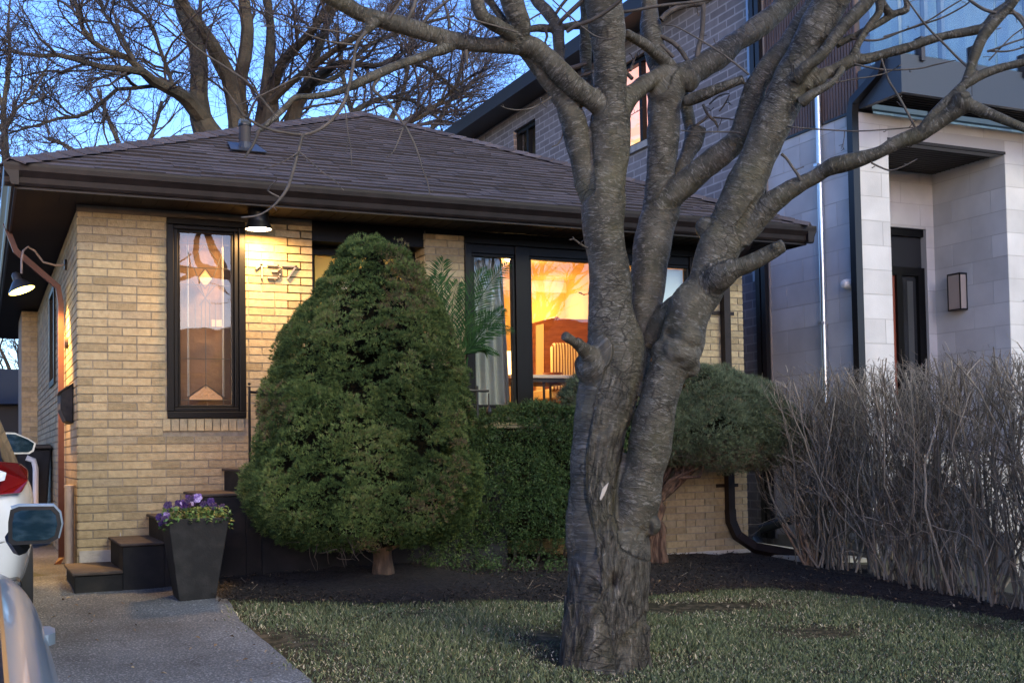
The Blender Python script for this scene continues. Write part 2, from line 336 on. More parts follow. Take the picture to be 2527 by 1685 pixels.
# loose mulch, twigs and dead leaves
def scatter_chips():
    n = 26000
    X = rng.uniform(1.47, 7.5, n); y0 = bey(X); Y = y0-.12+(10-y0)*rng.uniform(0, 1, n)**1.3
    big = rng.uniform(0, 1, n); Z = gz(X, Y)+.03+rng.uniform(-.01, .02, n)
    L = np.where(big > .972, rng.uniform(.03, .11, n), rng.uniform(.008, .03, n)); Wd = np.where(big > .972, .003, rng.uniform(.003, .010, n))
    a = rng.uniform(0, pi, n); tl = rng.normal(0, .35, n)
    u = np.stack([np.cos(a), np.sin(a), tl], 1); v = np.stack([-np.sin(a), np.cos(a), rng.normal(0, .3, n)], 1)
    c = np.stack([X, Y, Z], 1); V = np.stack([c-u*L[:, None]/2-v*Wd[:, None]/2, c+u*L[:, None]/2-v*Wd[:, None]/2, c+u*L[:, None]/2+v*Wd[:, None]/2, c-u*L[:, None]/2+v*Wd[:, None]/2], 1).reshape(-1, 3)
    r = rng.uniform(0, 1, n); r = np.where((big > .972), rng.uniform(.9, 1, n), r*.965)
    o = np_mesh('mulch_chips', V, np.arange(4*n).reshape(n, 4), M['chips'], np.repeat(r, 4)); tag(o, 'dark bark mulch with pale twigs and dead leaves spread over the planting bed', 'mulch', kind='stuff')
scatter_chips()
def grass():
    n = 230000
    X = rng.uniform(1.4, 7.3, n); Y = rng.uniform(3.2, 8.3, n)
    top = np.interp(X, [a for a, b in BE], [b for a, b in BE])
    keep = (X > dwx(Y)+.03+.05*rng.normal(size=n)) & (Y < top-.0+.05*rng.normal(size=n)) & ((Y > 4.8) | (rng.uniform(0, 1, n) < .35))
    keep &= ((X-3.17)**2+(Y-5.81)**2 > (.24+.05*rng.uniform(0, 1, n))**2)
    X, Y = X[keep], Y[keep]
    nv = np.array([noise.noise(Vector((x*1.1, y*1.1, 4)))+.6*noise.noise(Vector((x*3.5, y*3.5, 1))) for x, y in zip(X, Y)])
    # worn bare patches beside the trunk, by the driveway and right of the tree
    bare = np.exp(-((X-4.7)**2/1.1+(Y-7.25)**2/.07))*1.5+np.exp(-((X-5.3)**2/.3+(Y-6.3)**2/.05))*.8+np.exp(-((X-3.65)**2/.10+(Y-5.75)**2/.03))*.6+np.clip(1.0-(X-dwx(Y))/.55, 0, 1)*.75 + np.exp(-((X-2.80)**2/.03+(Y-5.9)**2/.06))*.8
    k = rng.uniform(0, 1, len(X)) > bare*.85+np.clip(-nv-.15, 0, 1)*.9
    X, Y, nv, bare = X[k], Y[k], nv[k], bare[k]; n = len(X)
    dead = rng.uniform(0, 1, n) < .22+.3*np.clip(bare, 0, 1)+.25*np.clip(-nv, 0, 1)
    h = rng.uniform(.013, .045, n)*(1+.7*nv)*np.where(dead, .75, 1); w = rng.uniform(.0022, .0042, n)
    a = rng.uniform(0, 2*pi, n); lean = rng.uniform(.2, 1.4, n)*np.where(dead, 1.9, 1); b = rng.uniform(0, 2*pi, n)
    Z = gz(X, Y)-.012; c = np.stack([X, Y, Z], 1); s = np.stack([np.cos(a), np.sin(a), 0*a], 1)*w[:, None]
    ln = np.stack([np.cos(b)*lean, np.sin(b)*lean, np.ones(n)], 1); ln = norm(ln)*h[:, None]
    mid = c+ln*.55+np.array([0, 0, 1])*(h*.12)[:, None]
    V = np.stack([c-s, c+s, mid-s*.8, mid+s*.8, c+ln], 1).reshape(-1, 3); base = np.arange(n)[:, None]*5
    Fq = np.concatenate([base+[0, 1, 3], base+[0, 3, 2], base+[2, 3, 4]], 0)
    r = np.where(dead, rng.uniform(.8, 1, n), np.clip(rng.uniform(0, .72, n)+.12*nv, 0, .74))
    o = np_mesh('grass', V, Fq, M['grass'], np.repeat(r, 5)); tag(o, 'short green lawn grass mixed with straw coloured dead blades', 'grass', kind='stuff')
grass()

# ------------------------------------------------------------------ brick walls as real courses
def panel(mb, O, du, n, U, V0, V1, holes, bl, bh, jt, prot, thick, mi_b=0, mi_m=1, cut=.0, seed=0, jit=.0012, breaks=None, c0=0.0, c1=0.0):
    """O: point at u=0,v=0; du: unit vector along; n: outward normal; holes: (u0,u1,v0,v1)"""
    O, du, n = map(lambda q: np.array(q, float), (O, du, n)); up = np.array([0, 0, 1.0]); rr = random.Random(seed)
    us = sorted({0, U, *[min(max(h[i], 0), U) for h in holes for i in (0, 1)]}); vs = sorted({V0, V1, *[min(max(h[i], V0), V1) for h in holes for i in (2, 3)]})
    for a, b in zip(us, us[1:]):
        for c, d in zip(vs, vs[1:]):
            if any(h[0] < (a+b)/2 < h[1] and h[2] < (c+d)/2 < h[3] for h in holes): continue
            a, b = max(a, c0), min(b, U-c1)
            if b <= a: continue
            mb.obox(O+du*a+up*c-n*thick, du*(b-a), n*thick, up*(d-c), mi_m, .5)
    k = 0; v = V0
    while v+bh*.4 < V1:
        v1 = min(v+bh-jt, V1)
        iv = [(0.0, U)]
        for h in holes:
            if h[2] < v1-.012 and h[3] > v+.012:
                nx = []
                for a, b in iv:
                    if h[1] <= a or h[0] >= b: nx.append((a, b)); continue
                    if h[0] > a: nx.append((a, h[0]))
                    if h[1] < b: nx.append((h[1], b))
                iv = nx
        off = 0 if k % 2 else -(bl)/2
        u = off
        cuts = []
        while u < U+bl:
            L = bl
            if k % 6 == 4 and rr.random() < .55: L = bl/2
            cuts.append((u, u+L-jt)); u += L
        for a, b in iv:
            for c, d in cuts:
                p, q = max(a, c), min(b, d)
                if q-p < .018: continue
                pr = prot+rr.uniform(-jit, jit); dz = rr.uniform(-.0008, .0008)
                mb.obox(O+du*p+up*(v+dz), du*(q-p), n*pr, up*(v1-v), mi_b, rr.random())
        v += bh; k += 1

FY, XL, XR, ZT = 9.87, .705, 7.06, 2.03
bung = thing('bungalow', 'low yellow brick bungalow with dark brown hip roof and black window frames', 'house', (XL, FY, -1.05))
def FP(x, y, Y=FY): return onY(x, y, Y)
wb = MB()
HL = (1.385, 2.025, .325, 1.975)         # narrow leaded window opening
HD = (2.60, 3.64, -.09, 2.03)            # door recess
HR = (4.015, 6.50, .345, 1.985)          # wide window
sill = (HL[0]-.035, HL[1]+.02, HL[2]-.105, HL[2])
panel(wb, (XL, FY, 0), (1, 0, 0), (0, -1, 0), XR-XL, -1.02, ZT-.02,
      [(h[0]-XL, h[1]-XL, h[2], h[3]) for h in (HL, HD, HR, sill)], .225, .0672, .0105, .009, .22, seed=1)
panel(wb, (XL, 18, 0), (0, -1, 0), (-1, 0, 0), 18-FY, -1.02, ZT-.02, [(4.35, 5.25, .78, 1.8)], .225, .0672, .0105, .009, .22, seed=2, c1=.221)
panel(wb, (HD[1], FY, 0), (0, 1, 0), (-1, 0, 0), .30, -.09, ZT-.02, [], .225, .0672, .0105, .009, .05, seed=3, c0=.002)
panel(wb, (XR, FY, 0), (0, 1, 0), (1, 0, 0), 8, -1.02, ZT-.02, [], .225, .0672, .0105, .009, .22, seed=4, c0=.221)
wb.box(HD[0]-.22, HD[0], FY, FY+.4, -1, 2.0, 1)
wb.box(HD[1]+.052, HD[1]+.2, FY+.22, FY+.4, -1, 2.0, 1)
# soldier course sill of upright bricks under the narrow window
k = sill[0]; rr = random.Random(5)
while k < sill[1]-.03:
    wb.box(k, k+.057, FY-.022-rr.uniform(0, .003), FY, sill[2]+.004, sill[3]-.006, 0, rr.uniform(.55, 1)); k += .0665
wb.box(sill[0], sill[1], FY-.003, FY+.2, sill[2], sill[3], 1)
wb.box(sill[0]-.02, sill[1]+.01, FY-.010, FY-.004, sill[3]-.005, sill[3], 1)
wb.build('wall', [M['brick'], M['mortar']], bung)
# chimney-like projection further along the drive side
cb = MB(); panel(cb, (.50, 17.0, 0), (1, 0, 0), (0, -1, 0), .205, -.95, ZT-.02, [], .225, .0672, .0105, .009, .1, seed=8)
cb.box(.50, .70, 17.1, 18.4, -.95, ZT-.02, 1); cb.build('wall_projection', [M['brick'], M['mortar']], bung)
bk = MB(); bk.box(XL, XR, 20.8, 21, -1, ZT, 0); bk.box(XL-.0, XL+.2, 18, 20.8, -1, ZT); bk.box(XR-.2, XR, 17.87, 20.8, -1, ZT); bk.build('rear_wall', M['mortar'], bung)
fd = MB(); fd.box(XL+.005, .985, FY-.02, FY-.001, -1.02, -.715); f2 = MB(); f2.box(5.0, XR+.015, FY-.025, FY-.001, -1.2, -1.005); f2.build('foundation', M['concrete'], bung)
fd.prism([(.99, FY-.016, -.72), (1.02, FY-.016, -.58), (1.04, FY-.016, -.72)], (0, .015, 0))
fd.build('foundation', M['concrete'], bung)
# frieze board above the bricks and header over the door
fz = MB(); fz.box(XL-.012, HD[0], FY-.014, FY+.0, ZT-.055, ZT+.0, 0); fz.build('frieze_board', mat('frieze', (.085, .075, .062), .8, noise_=(7, (.12, .105, .085), .4, .7)), bung)
hd = MB(); hd.box(HD[0]+.001, HD[1]-.001, FY+.02, FY+.30, 1.86, ZT); hd.box(HD[1]+.002, XR-.12, FY-.016, FY-.001, ZT-.05, ZT)
hd.build('door_header', M['frame'], bung)
st = MB(); st.box(HR[0]-.03, HR[1]+.03, FY-.045, FY+.1, HR[2]-.04, HR[2]-.001); st.build('window_sill', mat('sill', (.30, .26, .21), .85, noise_=(9, (.22, .19, .15), .4, .7)), bung)

# narrow leaded window
def wpx(x): return FP(x, 800)[0]
fr = MB(); frame(fr, HL[0]+.001, HL[1]-.001, HL[2]+.001, HL[3]-.001, FY-.035, FY+.05, .055)
frame(fr, HL[0]+.056, HL[1]-.056, HL[2]+.056, HL[3]-.056, FY-.015, FY+.05, .035); frame(fr, HL[0]+.091, HL[1]-.091, HL[2]+.091, HL[3]-.091, FY+.008, FY+.05, .02)
w1 = fr.build('window', M['frame'], bung, bevel=.006)
gx0, gx1, gz0, gz1 = HL[0]+.111, HL[1]-.111, HL[2]+.111, HL[3]-.111
pn = MB(); pn.add([(gx0, FY+.03, gz0), (gx1, FY+.03, gz0), (gx1, FY+.03, gz1), (gx0, FY+.03, gz1)], [(0, 1, 2, 3)]); pn.build('pane', M['glass'], w1)
ld = MB(); Yl = FY+.04; gw = gx1-gx0; gh = gz1-gz0
def came(p, q, r=.0035, mi=0): ld.tube([(gx0+gw*p[0], Yl, gz0+gh*p[1]), (gx0+gw*q[0], Yl, gz0+gh*q[1])], r, 5, mi)
for x in (.16, .84): came((x, .0), (x, 1)); 
for y in (.03, .27, .45, .70, .80, .94): came((0, y), (1, y))
for a, b in [((.16, .90), (.5, .62)), ((.84, .90), (.5, .62)), ((.5, .80), (.35, .74)), ((.35, .74), (.5, .68)), ((.5, .68), (.65, .74)), ((.65, .74), (.5, .80)), ((.25, .72), (.62, .58)), ((.75, .72), (.38, .58)), ((.5, .62), (.5, .10)), ((.42, .62), (.42, .45)), ((.58, .62), (.58, .45)), ((.16, .05), (.5, .12)), ((.84, .05), (.5, .12)), ((.30, .45), (.30, .60)), ((.70, .45), (.70, .60)), ((.16, .80), (.5, .94)), ((.84, .80), (.5, .94))]: came(a, b)
ld.build('lead_came', mat('lead', (.10, .09, .08), .45, .6), w1)
bv = MB()
def bevelpoly(pts, mi=0): bv.add([(gx0+gw*a, Yl+.002, gz0+gh*b) for a, b in pts], [tuple(range(len(pts)))], mi)
bevelpoly([(.5, .79), (.37, .74), (.5, .69), (.63, .74)]); bevelpoly([(.18, .045), (.5, .115), (.82, .045), (.82, .032), (.18, .032)])
bevelpoly([(.145, .05), (.175, .05), (.175, .93), (.145, .93)], 1); bevelpoly([(.825, .05), (.855, .05), (.855, .93), (.825, .93)], 1); bevelpoly([(.62, .46), (.82, .46), (.82, .50), (.62, .50)])
gm = mat('amber_glass', (.5, .28, .14), .25, bump=(60, .6, .01)); wm = mat('bevelled_glass', (.55, .5, .44), .12, bump=(40, .6, .01))
bv.build('bevelled_glass', [gm, wm], w1)
sh = MB(); sh.box(gx0-.08, gx1+.08, FY+.14, FY+.15, gz0-.1, gz1+.1); sh.build('window_blind', mat('blind', (.16, .095, .06), .85, noise_=(5, (.12, .07, .045), .35, .7), bump=(9, .5, .03)), w1)

# wide three-light window
fr = MB(); frame(fr, HR[0]+.001, HR[1]-.001, HR[2]+.001, HR[3]-.001, FY-.03, FY+.06, .07)
m1, m2 = FP(1289, 800)[0], 5.88
for m_, w_ in ((m1, .072), (m2, .06)): fr.box(m_-w_, m_+w_, FY-.03, FY+.06, HR[2]+.071, HR[3]-.071)
zt = 1.83
fr.box(HR[0]+.071, HR[1]-.071, FY-.012, FY+.06, zt, HR[3]-.071)
panes = [(HR[0]+.071, m1-.072), (m1+.072, m2-.06), (m2+.06, HR[1]-.071)]
for a, b in panes: frame(fr, a, b, HR[2]+.071, zt, FY-.008, FY+.055, .028)
w2 = fr.build('window', M['frame'], bung, bevel=.006)
for a, b in panes:
    pn = MB(); pn.add([(a+.028, FY+.03, HR[2]+.099), (b-.028, FY+.03, HR[2]+.099), (b-.028, FY+.03, zt-.028), (a+.028, FY+.03, zt-.028)], [(0, 1, 2, 3)])
    pn.build('pane', M['glass'], w2)
# side window and small fittings on the drive side
sw = MB(); sw.box(XL-.03, XL+.05, 12.75, 13.65, .78, .84); sw.box(XL-.03, XL+.05, 12.75, 13.65, 1.74, 1.8); sw.box(XL-.03, XL+.05, 12.75, 12.83, .84, 1.74); sw.box(XL-.03, XL+.05, 13.57, 13.65, .84, 1.74); sw.box(XL+.03, XL+.04, 12.83, 13.57, .84, 1.74)
sw.build('side_window', M['frame'], bung)

# front door, deep in its recess
dr = MB(); DY = FY+.28
dr.box(2.70, 3.54, DY, DY+.05, -.06, 1.80, 0)
pw = [(2.83, 3.41, .92, 1.62)]
for a, b, c, d in pw:
    frame(dr, a, b, c, d, DY-.012, DY-.0, .03)
door = dr.build('front_door', M['mustard'], bung, bevel=.003)
gp = MB(); gp.box(2.86, 3.38, DY-.004, DY-.001, .95, 1.59); gp.build('door_glass', mat('frosted', (.75, .62, .42), .4), door)
kb = MB(); kb.lathe((3.46, DY, .88), [(0, .0), (.012, .0), (.012, .03), (.028, .045), (.028, .06), (0, .07)], 14, axis=(0, -1, 0)); kb.build('handle', M['black_metal'], door, True)
df = MB(); frame(df, HD[0]+.002, HD[1]-.002, -.088, 1.86, DY-.04, DY+.1, .08); df.build('door_frame', M['frame'], bung)

# steps and porch
stp = thing('porch_steps', 'dark painted porch steps climbing to the front door beside the brick wall', 'steps', (1.2, 9.4, -.95))
sx = [(.614, -.805), (.943, -.610), (1.235, -.440), (1.525, -.268), (1.835, -.088)]; PY = 8.97
for i, (x, z) in enumerate(sx):
    x1 = sx[i+1][0] if i < 4 else 3.99
    b = MB(); b.box(x, x1 if i < 4 else x1, PY+(.0 if i else .0), FY-.03, -1.15, z-.022, 0)
    ov = .02
    b.box(x-ov, x1 if i < 4 else x1, PY-ov, FY-.03, z-.022, z, 1)
    b.build('step' if i < 4 else 'landing', [M['stair'], M['stair_top']], stp, bevel=.007)
b = MB(); b.box(1.95, 3.985, PY-.035, PY-.001, -1.15, -.14); b.build('landing_face', mat('parging', (.013, .015, .018), .85, spec=.2, noise_=(9, (.022, .024, .028), .4, .7), bump=(40, .4, .006)), stp)
b = MB(); b.box(HD[0], HD[1], FY-.029, FY+.3, -.3, -.075); b.build('threshold', M['stair'], stp)
# railing along the landing
rl = thing('railing', 'black wrought iron railing along the front edge of the porch landing', 'railing', (2.9, 8.99, -.08))
xs_ = np.arange(1.875, 3.96, .105)
for i, x in enumerate(xs_):
    b = MB()
    if i % 2 == 0: b.box(x-.009, x+.009, PY+.03, PY+.048, -.088, .54+(.02 if i else 0)); 
    if i == 0: b.lathe((x, PY+.039, .56), [(0, .012), (.009, .008), (.012, 0), (.009, -.008), (0, -.012)], 10)
    if i % 2: 
        b.tube([(x, PY+.039, -.02), (x, PY+.039, .50)], .0055, 6)
        b.lathe((x, PY+.039, .30), [(0, -.11), (.010, -.09), (.013, -.05), (.007, -.01), (.022, .02), (.026, .045), (.02, .07), (.007, .09), (.006, .14), (0, .16)], 10)
    b.build('baluster', M['black_metal'], rl)
b = MB(); b.tube([(xs_[0]-.0, PY+.039, .50), (xs_[0]+.05, PY+.039, .495), (xs_[0]+.105, PY+.039, .52), (xs_[-1], PY+.039, .52)], .012, 8); b.box(xs_[0], xs_[-1], PY+.034, PY+.044, -.03, -.012); b.build('rail', M['black_metal'], rl)

# ------------------------------------------------------------------ roof
EX0, EX1, EY0, EY1, EZ = .195, 7.52, 9.33, 21.2, 2.20
A1 = Vector((4.06, 13.1, 3.99)); A2 = Vector((4.06, 17.4, 3.99))
C0, C1, C2, C3 = Vector((EX0, EY0, EZ)), Vector((EX1, EY0, EZ)), Vector((EX1, EY1, EZ)), Vector((EX0, EY1, EZ))
rf = MB(); off = Vector((0, 0, -.03))
for f in ([C0, C1, A1], [C1, C2, A2, A1], [C2, C3, A2], [C3, C0, A1, A2]): rf.add([p+off for p in f], [tuple(range(len(f)))], 0, .4)
# front slope in overlapping courses of tabs
up_ = (Vector((0, A1.y-EY0, A1.z-EZ))); Ls = up_.length; un = up_.normalized(); nn = Vector((0, -un.z, un.y)); nn = Vector((0, -un.z, un.y))
rr = random.Random(3); ex = .128; nrow = int(Ls/ex)+1
for i in range(nrow):
    t0 = i*ex-.02; t1 = min(t0+ex*1.25, Ls)
    def lim(t, side): q = max(t, 0)/Ls; return (EX0+(A1.x-EX0)*q) if side == 0 else (EX1+(A1.x-EX1)*q)
    x = lim(t0, 0)-.01 - rr.uniform(0, .25); xe = lim(t0, 1)+.01
    wav = lambda X: .010*noise.noise(Vector((X*.8, i*.35, 2)))
    while x < xe:
        w = rr.choice([.11, .16, .2, .26, .33]); a, b = max(x, lim(t0, 0)-.01), min(x+w, xe)
        if b-a > .015:
            at_, bt = min(max(a, lim(t1, 0)), lim(t1, 1)), max(min(b, lim(t1, 1)), lim(t1, 0))
            th = rr.choice([.010, .013, .016, .019]); r = rr.random()*.6+.4*abs(noise.noise(Vector((x*.7, i*.4, 7))))*1.6
            base = Vector((0, EY0, EZ))
            P = lambda X, t, h: base+Vector((X, 0, 0))+un*t+nn*(h+wav(X))
            dt = rr.uniform(-.004, .004)
            v = [P(a, t0+dt, 0), P(b, t0+dt, 0), P(bt, t1, .0), P(at_, t1, .0), P(a, t0+dt, th+.003), P(b, t0+dt, th+.003), P(bt, t1, .002), P(at_, t1, .002)]
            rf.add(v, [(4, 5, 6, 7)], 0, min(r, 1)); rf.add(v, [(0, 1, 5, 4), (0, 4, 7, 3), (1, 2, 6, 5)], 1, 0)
        x += w
def hip_caps(p, q, n, wid=.15):
    d = (q-p)/n
    dn = d.normalized(); side = dn.cross(Vector((0, 0, 1))).normalized()
    for i in range(n):
        a = p+d*i; b = p+d*(i+1.15)
        lift = Vector((0, 0, .03)); hz = .012
        for s in (-1, 1):
            o0, o1 = a+lift+Vector((0, 0, hz)), b+lift
            e = side*s*wid+Vector((0, 0, -.06))
            rf.add([o0, o1, o1+e, o0+e, o0-Vector((0, 0, .012)), o0+e-Vector((0, 0, .012))], [(0, 1, 2, 3), (0, 3, 5, 4)], 0, rr.random())
hip_caps(C0, A1, 34); hip_caps(C1, A1, 34); hip_caps(A1, A2, 24); 
roof = rf.build('roof', [M['shingle'], mat('shingle_edge_shade', (.03, .025, .027), .95)], bung)  # tab edges: dark asphalt, with the course shadow painted into the colour
# soffit, fascia and gutter
sf = MB()
ZS = ZT
for (x0, x1, y0, y1) in ((EX0+.05, EX1-.05, EY0+.05, FY+.22), (EX0+.05, XL+.22, FY+.22, 20.8), (XR-.22, EX1-.05, FY+.22, 20.8), (EX0+.05, EX1-.05, 20.8, EY1-.05)): sf.box(x0, x1, y0, y1, ZS+.001, ZS+.02)
for k in range(60):
    x = EX0+.12+k*.12
    if x < EX1-.1: sf.box(x, x+.006, EY0+.06, FY-.02, ZS-.003, ZS+.001)
sf.build('soffit', M['soffit'], bung)
gt = MB()
def gutter(p, q, out):        # K-style profile swept from p to q, out = outward unit vector
    p, q, o = Vector(p), Vector(q), Vector(out); z = Vector((0, 0, 1))
    prof = [(0, -.16), (.05, -.16), (.062, -.14), (.068, -.10), (.085, -.075), (.100, -.055), (.104, -.02), (.104, .0), (.094, .0), (.094, -.012), (.01, -.03), (0, 0)]
    prof = [(a-.06, b) for a, b in prof]
    n = len(prof); vs = [p+o*a+z*b for a, b in prof]+[q+o*a+z*b for a, b in prof]
    gt.add(vs, [(i, (i+1) % n, n+(i+1) % n, n+i) for i in range(n)]+[tuple(range(n)), tuple(range(n, 2*n))[::-1]])
zg = EZ-.005
gutter((EX0-.04, EY0, zg), (EX1+.04, EY0, zg), (0, -1, 0)); gutter((EX0, EY0-.04, zg-.0015), (EX0, EY1, zg-.0015), (-1, 0, 0)); gutter((EX1, EY0-.04, zg-.0015), (EX1, EY1, zg-.0015), (1, 0, 0))
gt.box(EX0+.03, EX1-.03, EY0+.03, EY0+.05, ZS-.015, EZ-.03); gt.box(EX0+.03, EX0+.05, EY0+.052, EY1, ZS-.015, EZ-.03); gt.box(EX1-.05, EX1-.03, EY0+.052, EY1, ZS-.015, EZ-.03)
gt.build('gutter', M['brown_metal'], bung)
# downspouts
def rect_pipe(mb, pts, w): mb.tube(pts, w, 4, sq=True)
ds = MB(); X = FP(1783, 800)[0]; y = FY-.055
rect_pipe(ds, [(X-.02, EY0+.05, 2.02), (X-.02, EY0+.1, 1.97), (X-.01, y-.02, 1.80), (X, y, 1.72), (X, y, -.62)], .052)
rect_pipe(ds, [(X, y, -.60), (X+.0, y-.01, -.72), (X+.05, y-.04, -.86), (X+.18, y-.15, -.98), (X+.45, y-.4, -1.045), (X+.7, y-.62, -1.07)], .058)
for z in (1.35, -.38): ds.box(X-.13, X+.13, FY-.02, FY-.004, z, z+.035)
ds.build('downspout', M['brown_metal'], bung)
ds = MB(); rect_pipe(ds, [(.20, 11.25, 2.1), (.28, 11.22, 1.86), (.63, 11.2, 1.55), (.655, 11.2, 1.40), (.655, 11.2, -.86), (.61, 11.15, -.93)], .034)
ds.build('downspout', mat('copper_paint', (.085, .030, .017), .5), bung)
# plumbing vent and its flashing on the front slope
vt = thing('roof_vent', 'square grey vent pipe with flashing standing on the brown shingle roof', 'vent', (2.3, 11.3, 3.1))
def onslope(x, y):
    r = ray(x, y); k = (A1.z-EZ)/(A1.y-EY0); t = (EZ-k*EY0)/(r[2]-k*r[1]); return Vector(r*t)
p = onslope(605, 372)
b = MB(); b.tube([p+Vector((0, 0, -.1)), p+Vector((0, 0, .22))], .052, 14); b.build('vent_pipe', mat('vent_grey', (.035, .031, .032), .7), vt, True)
b = MB(); b.tube([p+Vector((0, 0, .22)), p+Vector((0, 0, .235))], .06, 14)
for k in range(6): b.box(p.x-.05+k*.018, p.x-.042+k*.018, p.y-.05, p.y+.04, p.z+.235, p.z+.275)
b.build('vent_cap', M['black_metal'], vt)
b = MB(); e = un*.17; s = Vector((.16, 0, 0)); c = p+nn*.03
b.prism([c-e-s, c-e+s, c+e+s*.8, c+e-s*.8], nn*.006); b.lathe(p+Vector((0, 0, -.05)), [(.12, -.02), (.075, .06), (.055, .12)], 14); b.build('flashing', mat('flashing', (.055, .06, .072), .4, .4), vt)

# ------------------------------------------------------------------ things on the front
hn = thing('house_number', 'metal house number 137 fixed to the brick beside the door', 'number', (2.3, 9.85, 1.56))
def dig(strokes, x0, z0):
    b = MB()
    for pts in strokes:
        for (a, c), (d, e) in zip(pts, pts[1:]):
            A, B = np.array([x0+a, 9.835, z0+c]), np.array([x0+d, 9.835, z0+e]); u = (B-A)/np.linalg.norm(B-A); pz = np.array([-u[2], 0, u[0]])
            b.obox(A-u*.007-pz*.007, (B-A)+u*.014, np.array([0, .02, 0]), pz*.014)
    b.build('digit', mat('number_metal', (.13, .125, .145), .45, .2), hn)
p0, p1 = onY(634, 690, 9.84), onY(734, 652, 9.84)
hh = .108
zA, zB, zC = onY(650, 685, 9.84)[2], onY(680, 686, 9.84)[2], onY(720, 688, 9.84)[2]
dig([[(0, .075), (.038, hh), (.046, hh), (.046, 0)]], onY(633, 685, 9.84)[0], zA)
dig([[(0, hh), (.085, hh), (.1, hh-.018), (.1, .066), (.088, .056), (.035, .056)], [(.088, .056), (.1, .046), (.1, .018), (.085, 0), (0, 0)]], onY(662, 685, 9.84)[0], zB)
dig([[(0, hh), (.115, hh), (.04, 0)]], onY(698, 685, 9.84)[0], zC)

warm = (1.0, .50, .13)
def light(name, kind, loc, energy, col, parent, size=.1, direction=None, spot=None, blend=.6):
    l = bpy.data.lights.new(name, kind); l.energy = energy; l.color = col
    if kind == 'AREA': l.shape = 'DISK'; l.size = size
    else: l.shadow_soft_size = size
    if spot: l.spot_size = radians(spot); l.spot_blend = blend
    o = bpy.data.objects.new(name, l); COL.objects.link(o); og = ORG[parent.name]; o.parent = parent; o.location = Vector(loc)-og
    if direction is not None: o.rotation_euler = Vector(direction).to_track_quat('-Z', 'Y').to_euler()
    return o
pl = thing('porch_light', 'lit black cylinder ceiling light under the eave above the house number', 'lamp', (2.084, 9.6, 1.9))
c = (2.084, 9.6, 1.87)
b = MB(); b.lathe(c, [(0, .17), (.085, .17), (.085, .07), (.09, .05), (.105, .02), (.112, .0), (.104, .0), (.10, .02)], 28); b.build('lamp_housing', M['black_metal'], pl, True)
b = MB(); b.lathe(c, [(0, .012), (.103, .006)], 28); b.build('lamp_lens', mat('porch_lens', (1, .9, .7), .5, emit=((1, .80, .50), 20)), pl, True)
light('lamp_bulb', 'AREA', (2.084, 9.6, 1.858), 11, warm, pl, .19, (0, .06, -1))
gn = thing('gooseneck_lamp', 'lit gooseneck barn lamp arching from the side wall under the eave', 'lamp', (XL, 11.05, 1.72))
hd_ = Vector((.325, 10.95, 1.55))
b = MB(); b.tube([(XL-.01, 11.05, 1.73), (.60, 11.04, 1.72), (.50, 11.02, 1.74), (.43, 11.0, 1.83), (.375, 10.98, 1.86), (.335, 10.96, 1.82), (.322, 10.95, 1.72), (.322, 10.95, 1.62)], .0095, 8); b.build('lamp_arm', mat('lamp_arm', (.26, .22, .2), .5), gn, True)
b = MB(); b.lathe((XL-.011, 11.05, 1.73), [(0, 0), (.05, 0), (.05, .02), (0, .025)], 16, axis=(-1, 0, 0)); b.build('wall_plate', M['black_metal'], gn)
ax = Vector((-.33, .15, .9)).normalized(); hc = Vector((.325, 10.95, 1.47))
b = MB(); b.lathe(hc, [(.02, .17), (.035, .15), (.038, .10), (.055, .085), (.098, .03), (.118, .0), (.11, .0), (.09, .03), (.04, .07)], 26, axis=ax); b.build('lamp_shade', mat('shade_black', (.03, .032, .034), .4), gn, True)
b = MB(); b.lathe(hc, [(0, .012), (.108, .004)], 26, axis=ax); b.build('lamp_lens', mat('goose_lens', (1, .9, .5), .5, emit=((1, .74, .14), 4.2)), gn, True)
light('lamp_bulb', 'SPOT', hc-ax*.012, 80, (1, .52, .14), gn, .05, Vector((.36, .12, -.9)), 105, .5)

mbx = thing('mailbox', 'dark grey tapered mailbox on the side wall near the front corner', 'mailbox', (.64, 10.6, .45))
b = MB(); b.prism([(XL-.11, 10.25, .56), (XL-.011, 10.25, .62), (XL-.011, 10.25, .30), (XL-.07, 10.25, .32), (XL-.11, 10.25, .42)], (0, .42, 0)); b.build('box', M['pot'], mbx, bevel=.01)
b = MB(); b.prism([(XL-.13, 10.235, .555), (XL-.011, 10.235, .635), (XL-.011, 10.235, .622), (XL-.13, 10.235, .542)], (0, .45, 0)); b.build('lid', M['pot'], mbx)
b = MB(); b.lathe((XL-.009, 10.9, 1.02), [(0, 0), (.05, 0), (.045, .03), (0, .035)], 14, axis=(-1, 0, 0)); tag(b.build('doorbell', mat('bell', (.05, .03, .02), .5), loc=(XL, 10.9, 1.02)), 'small round dark fitting on the lamplit strip of side wall', 'fitting')
b = MB(); b.tube([(.655, 10.12, -.93), (.655, 10.12, -.20)], .036, 12); b.lathe((.655, 10.12, -.20), [(.036, -.02), (.042, -.02), (.042, .0), (0, .004)], 12); tag(b.build('post', mat('beige_pvc', (.62, .5, .36), .5, noise_=(6, (.5, .4, .3), .4, .7)), loc=(.655, 10.12, -.93), smooth=True), 'short beige pipe post standing at the front corner of the brick wall', 'post')
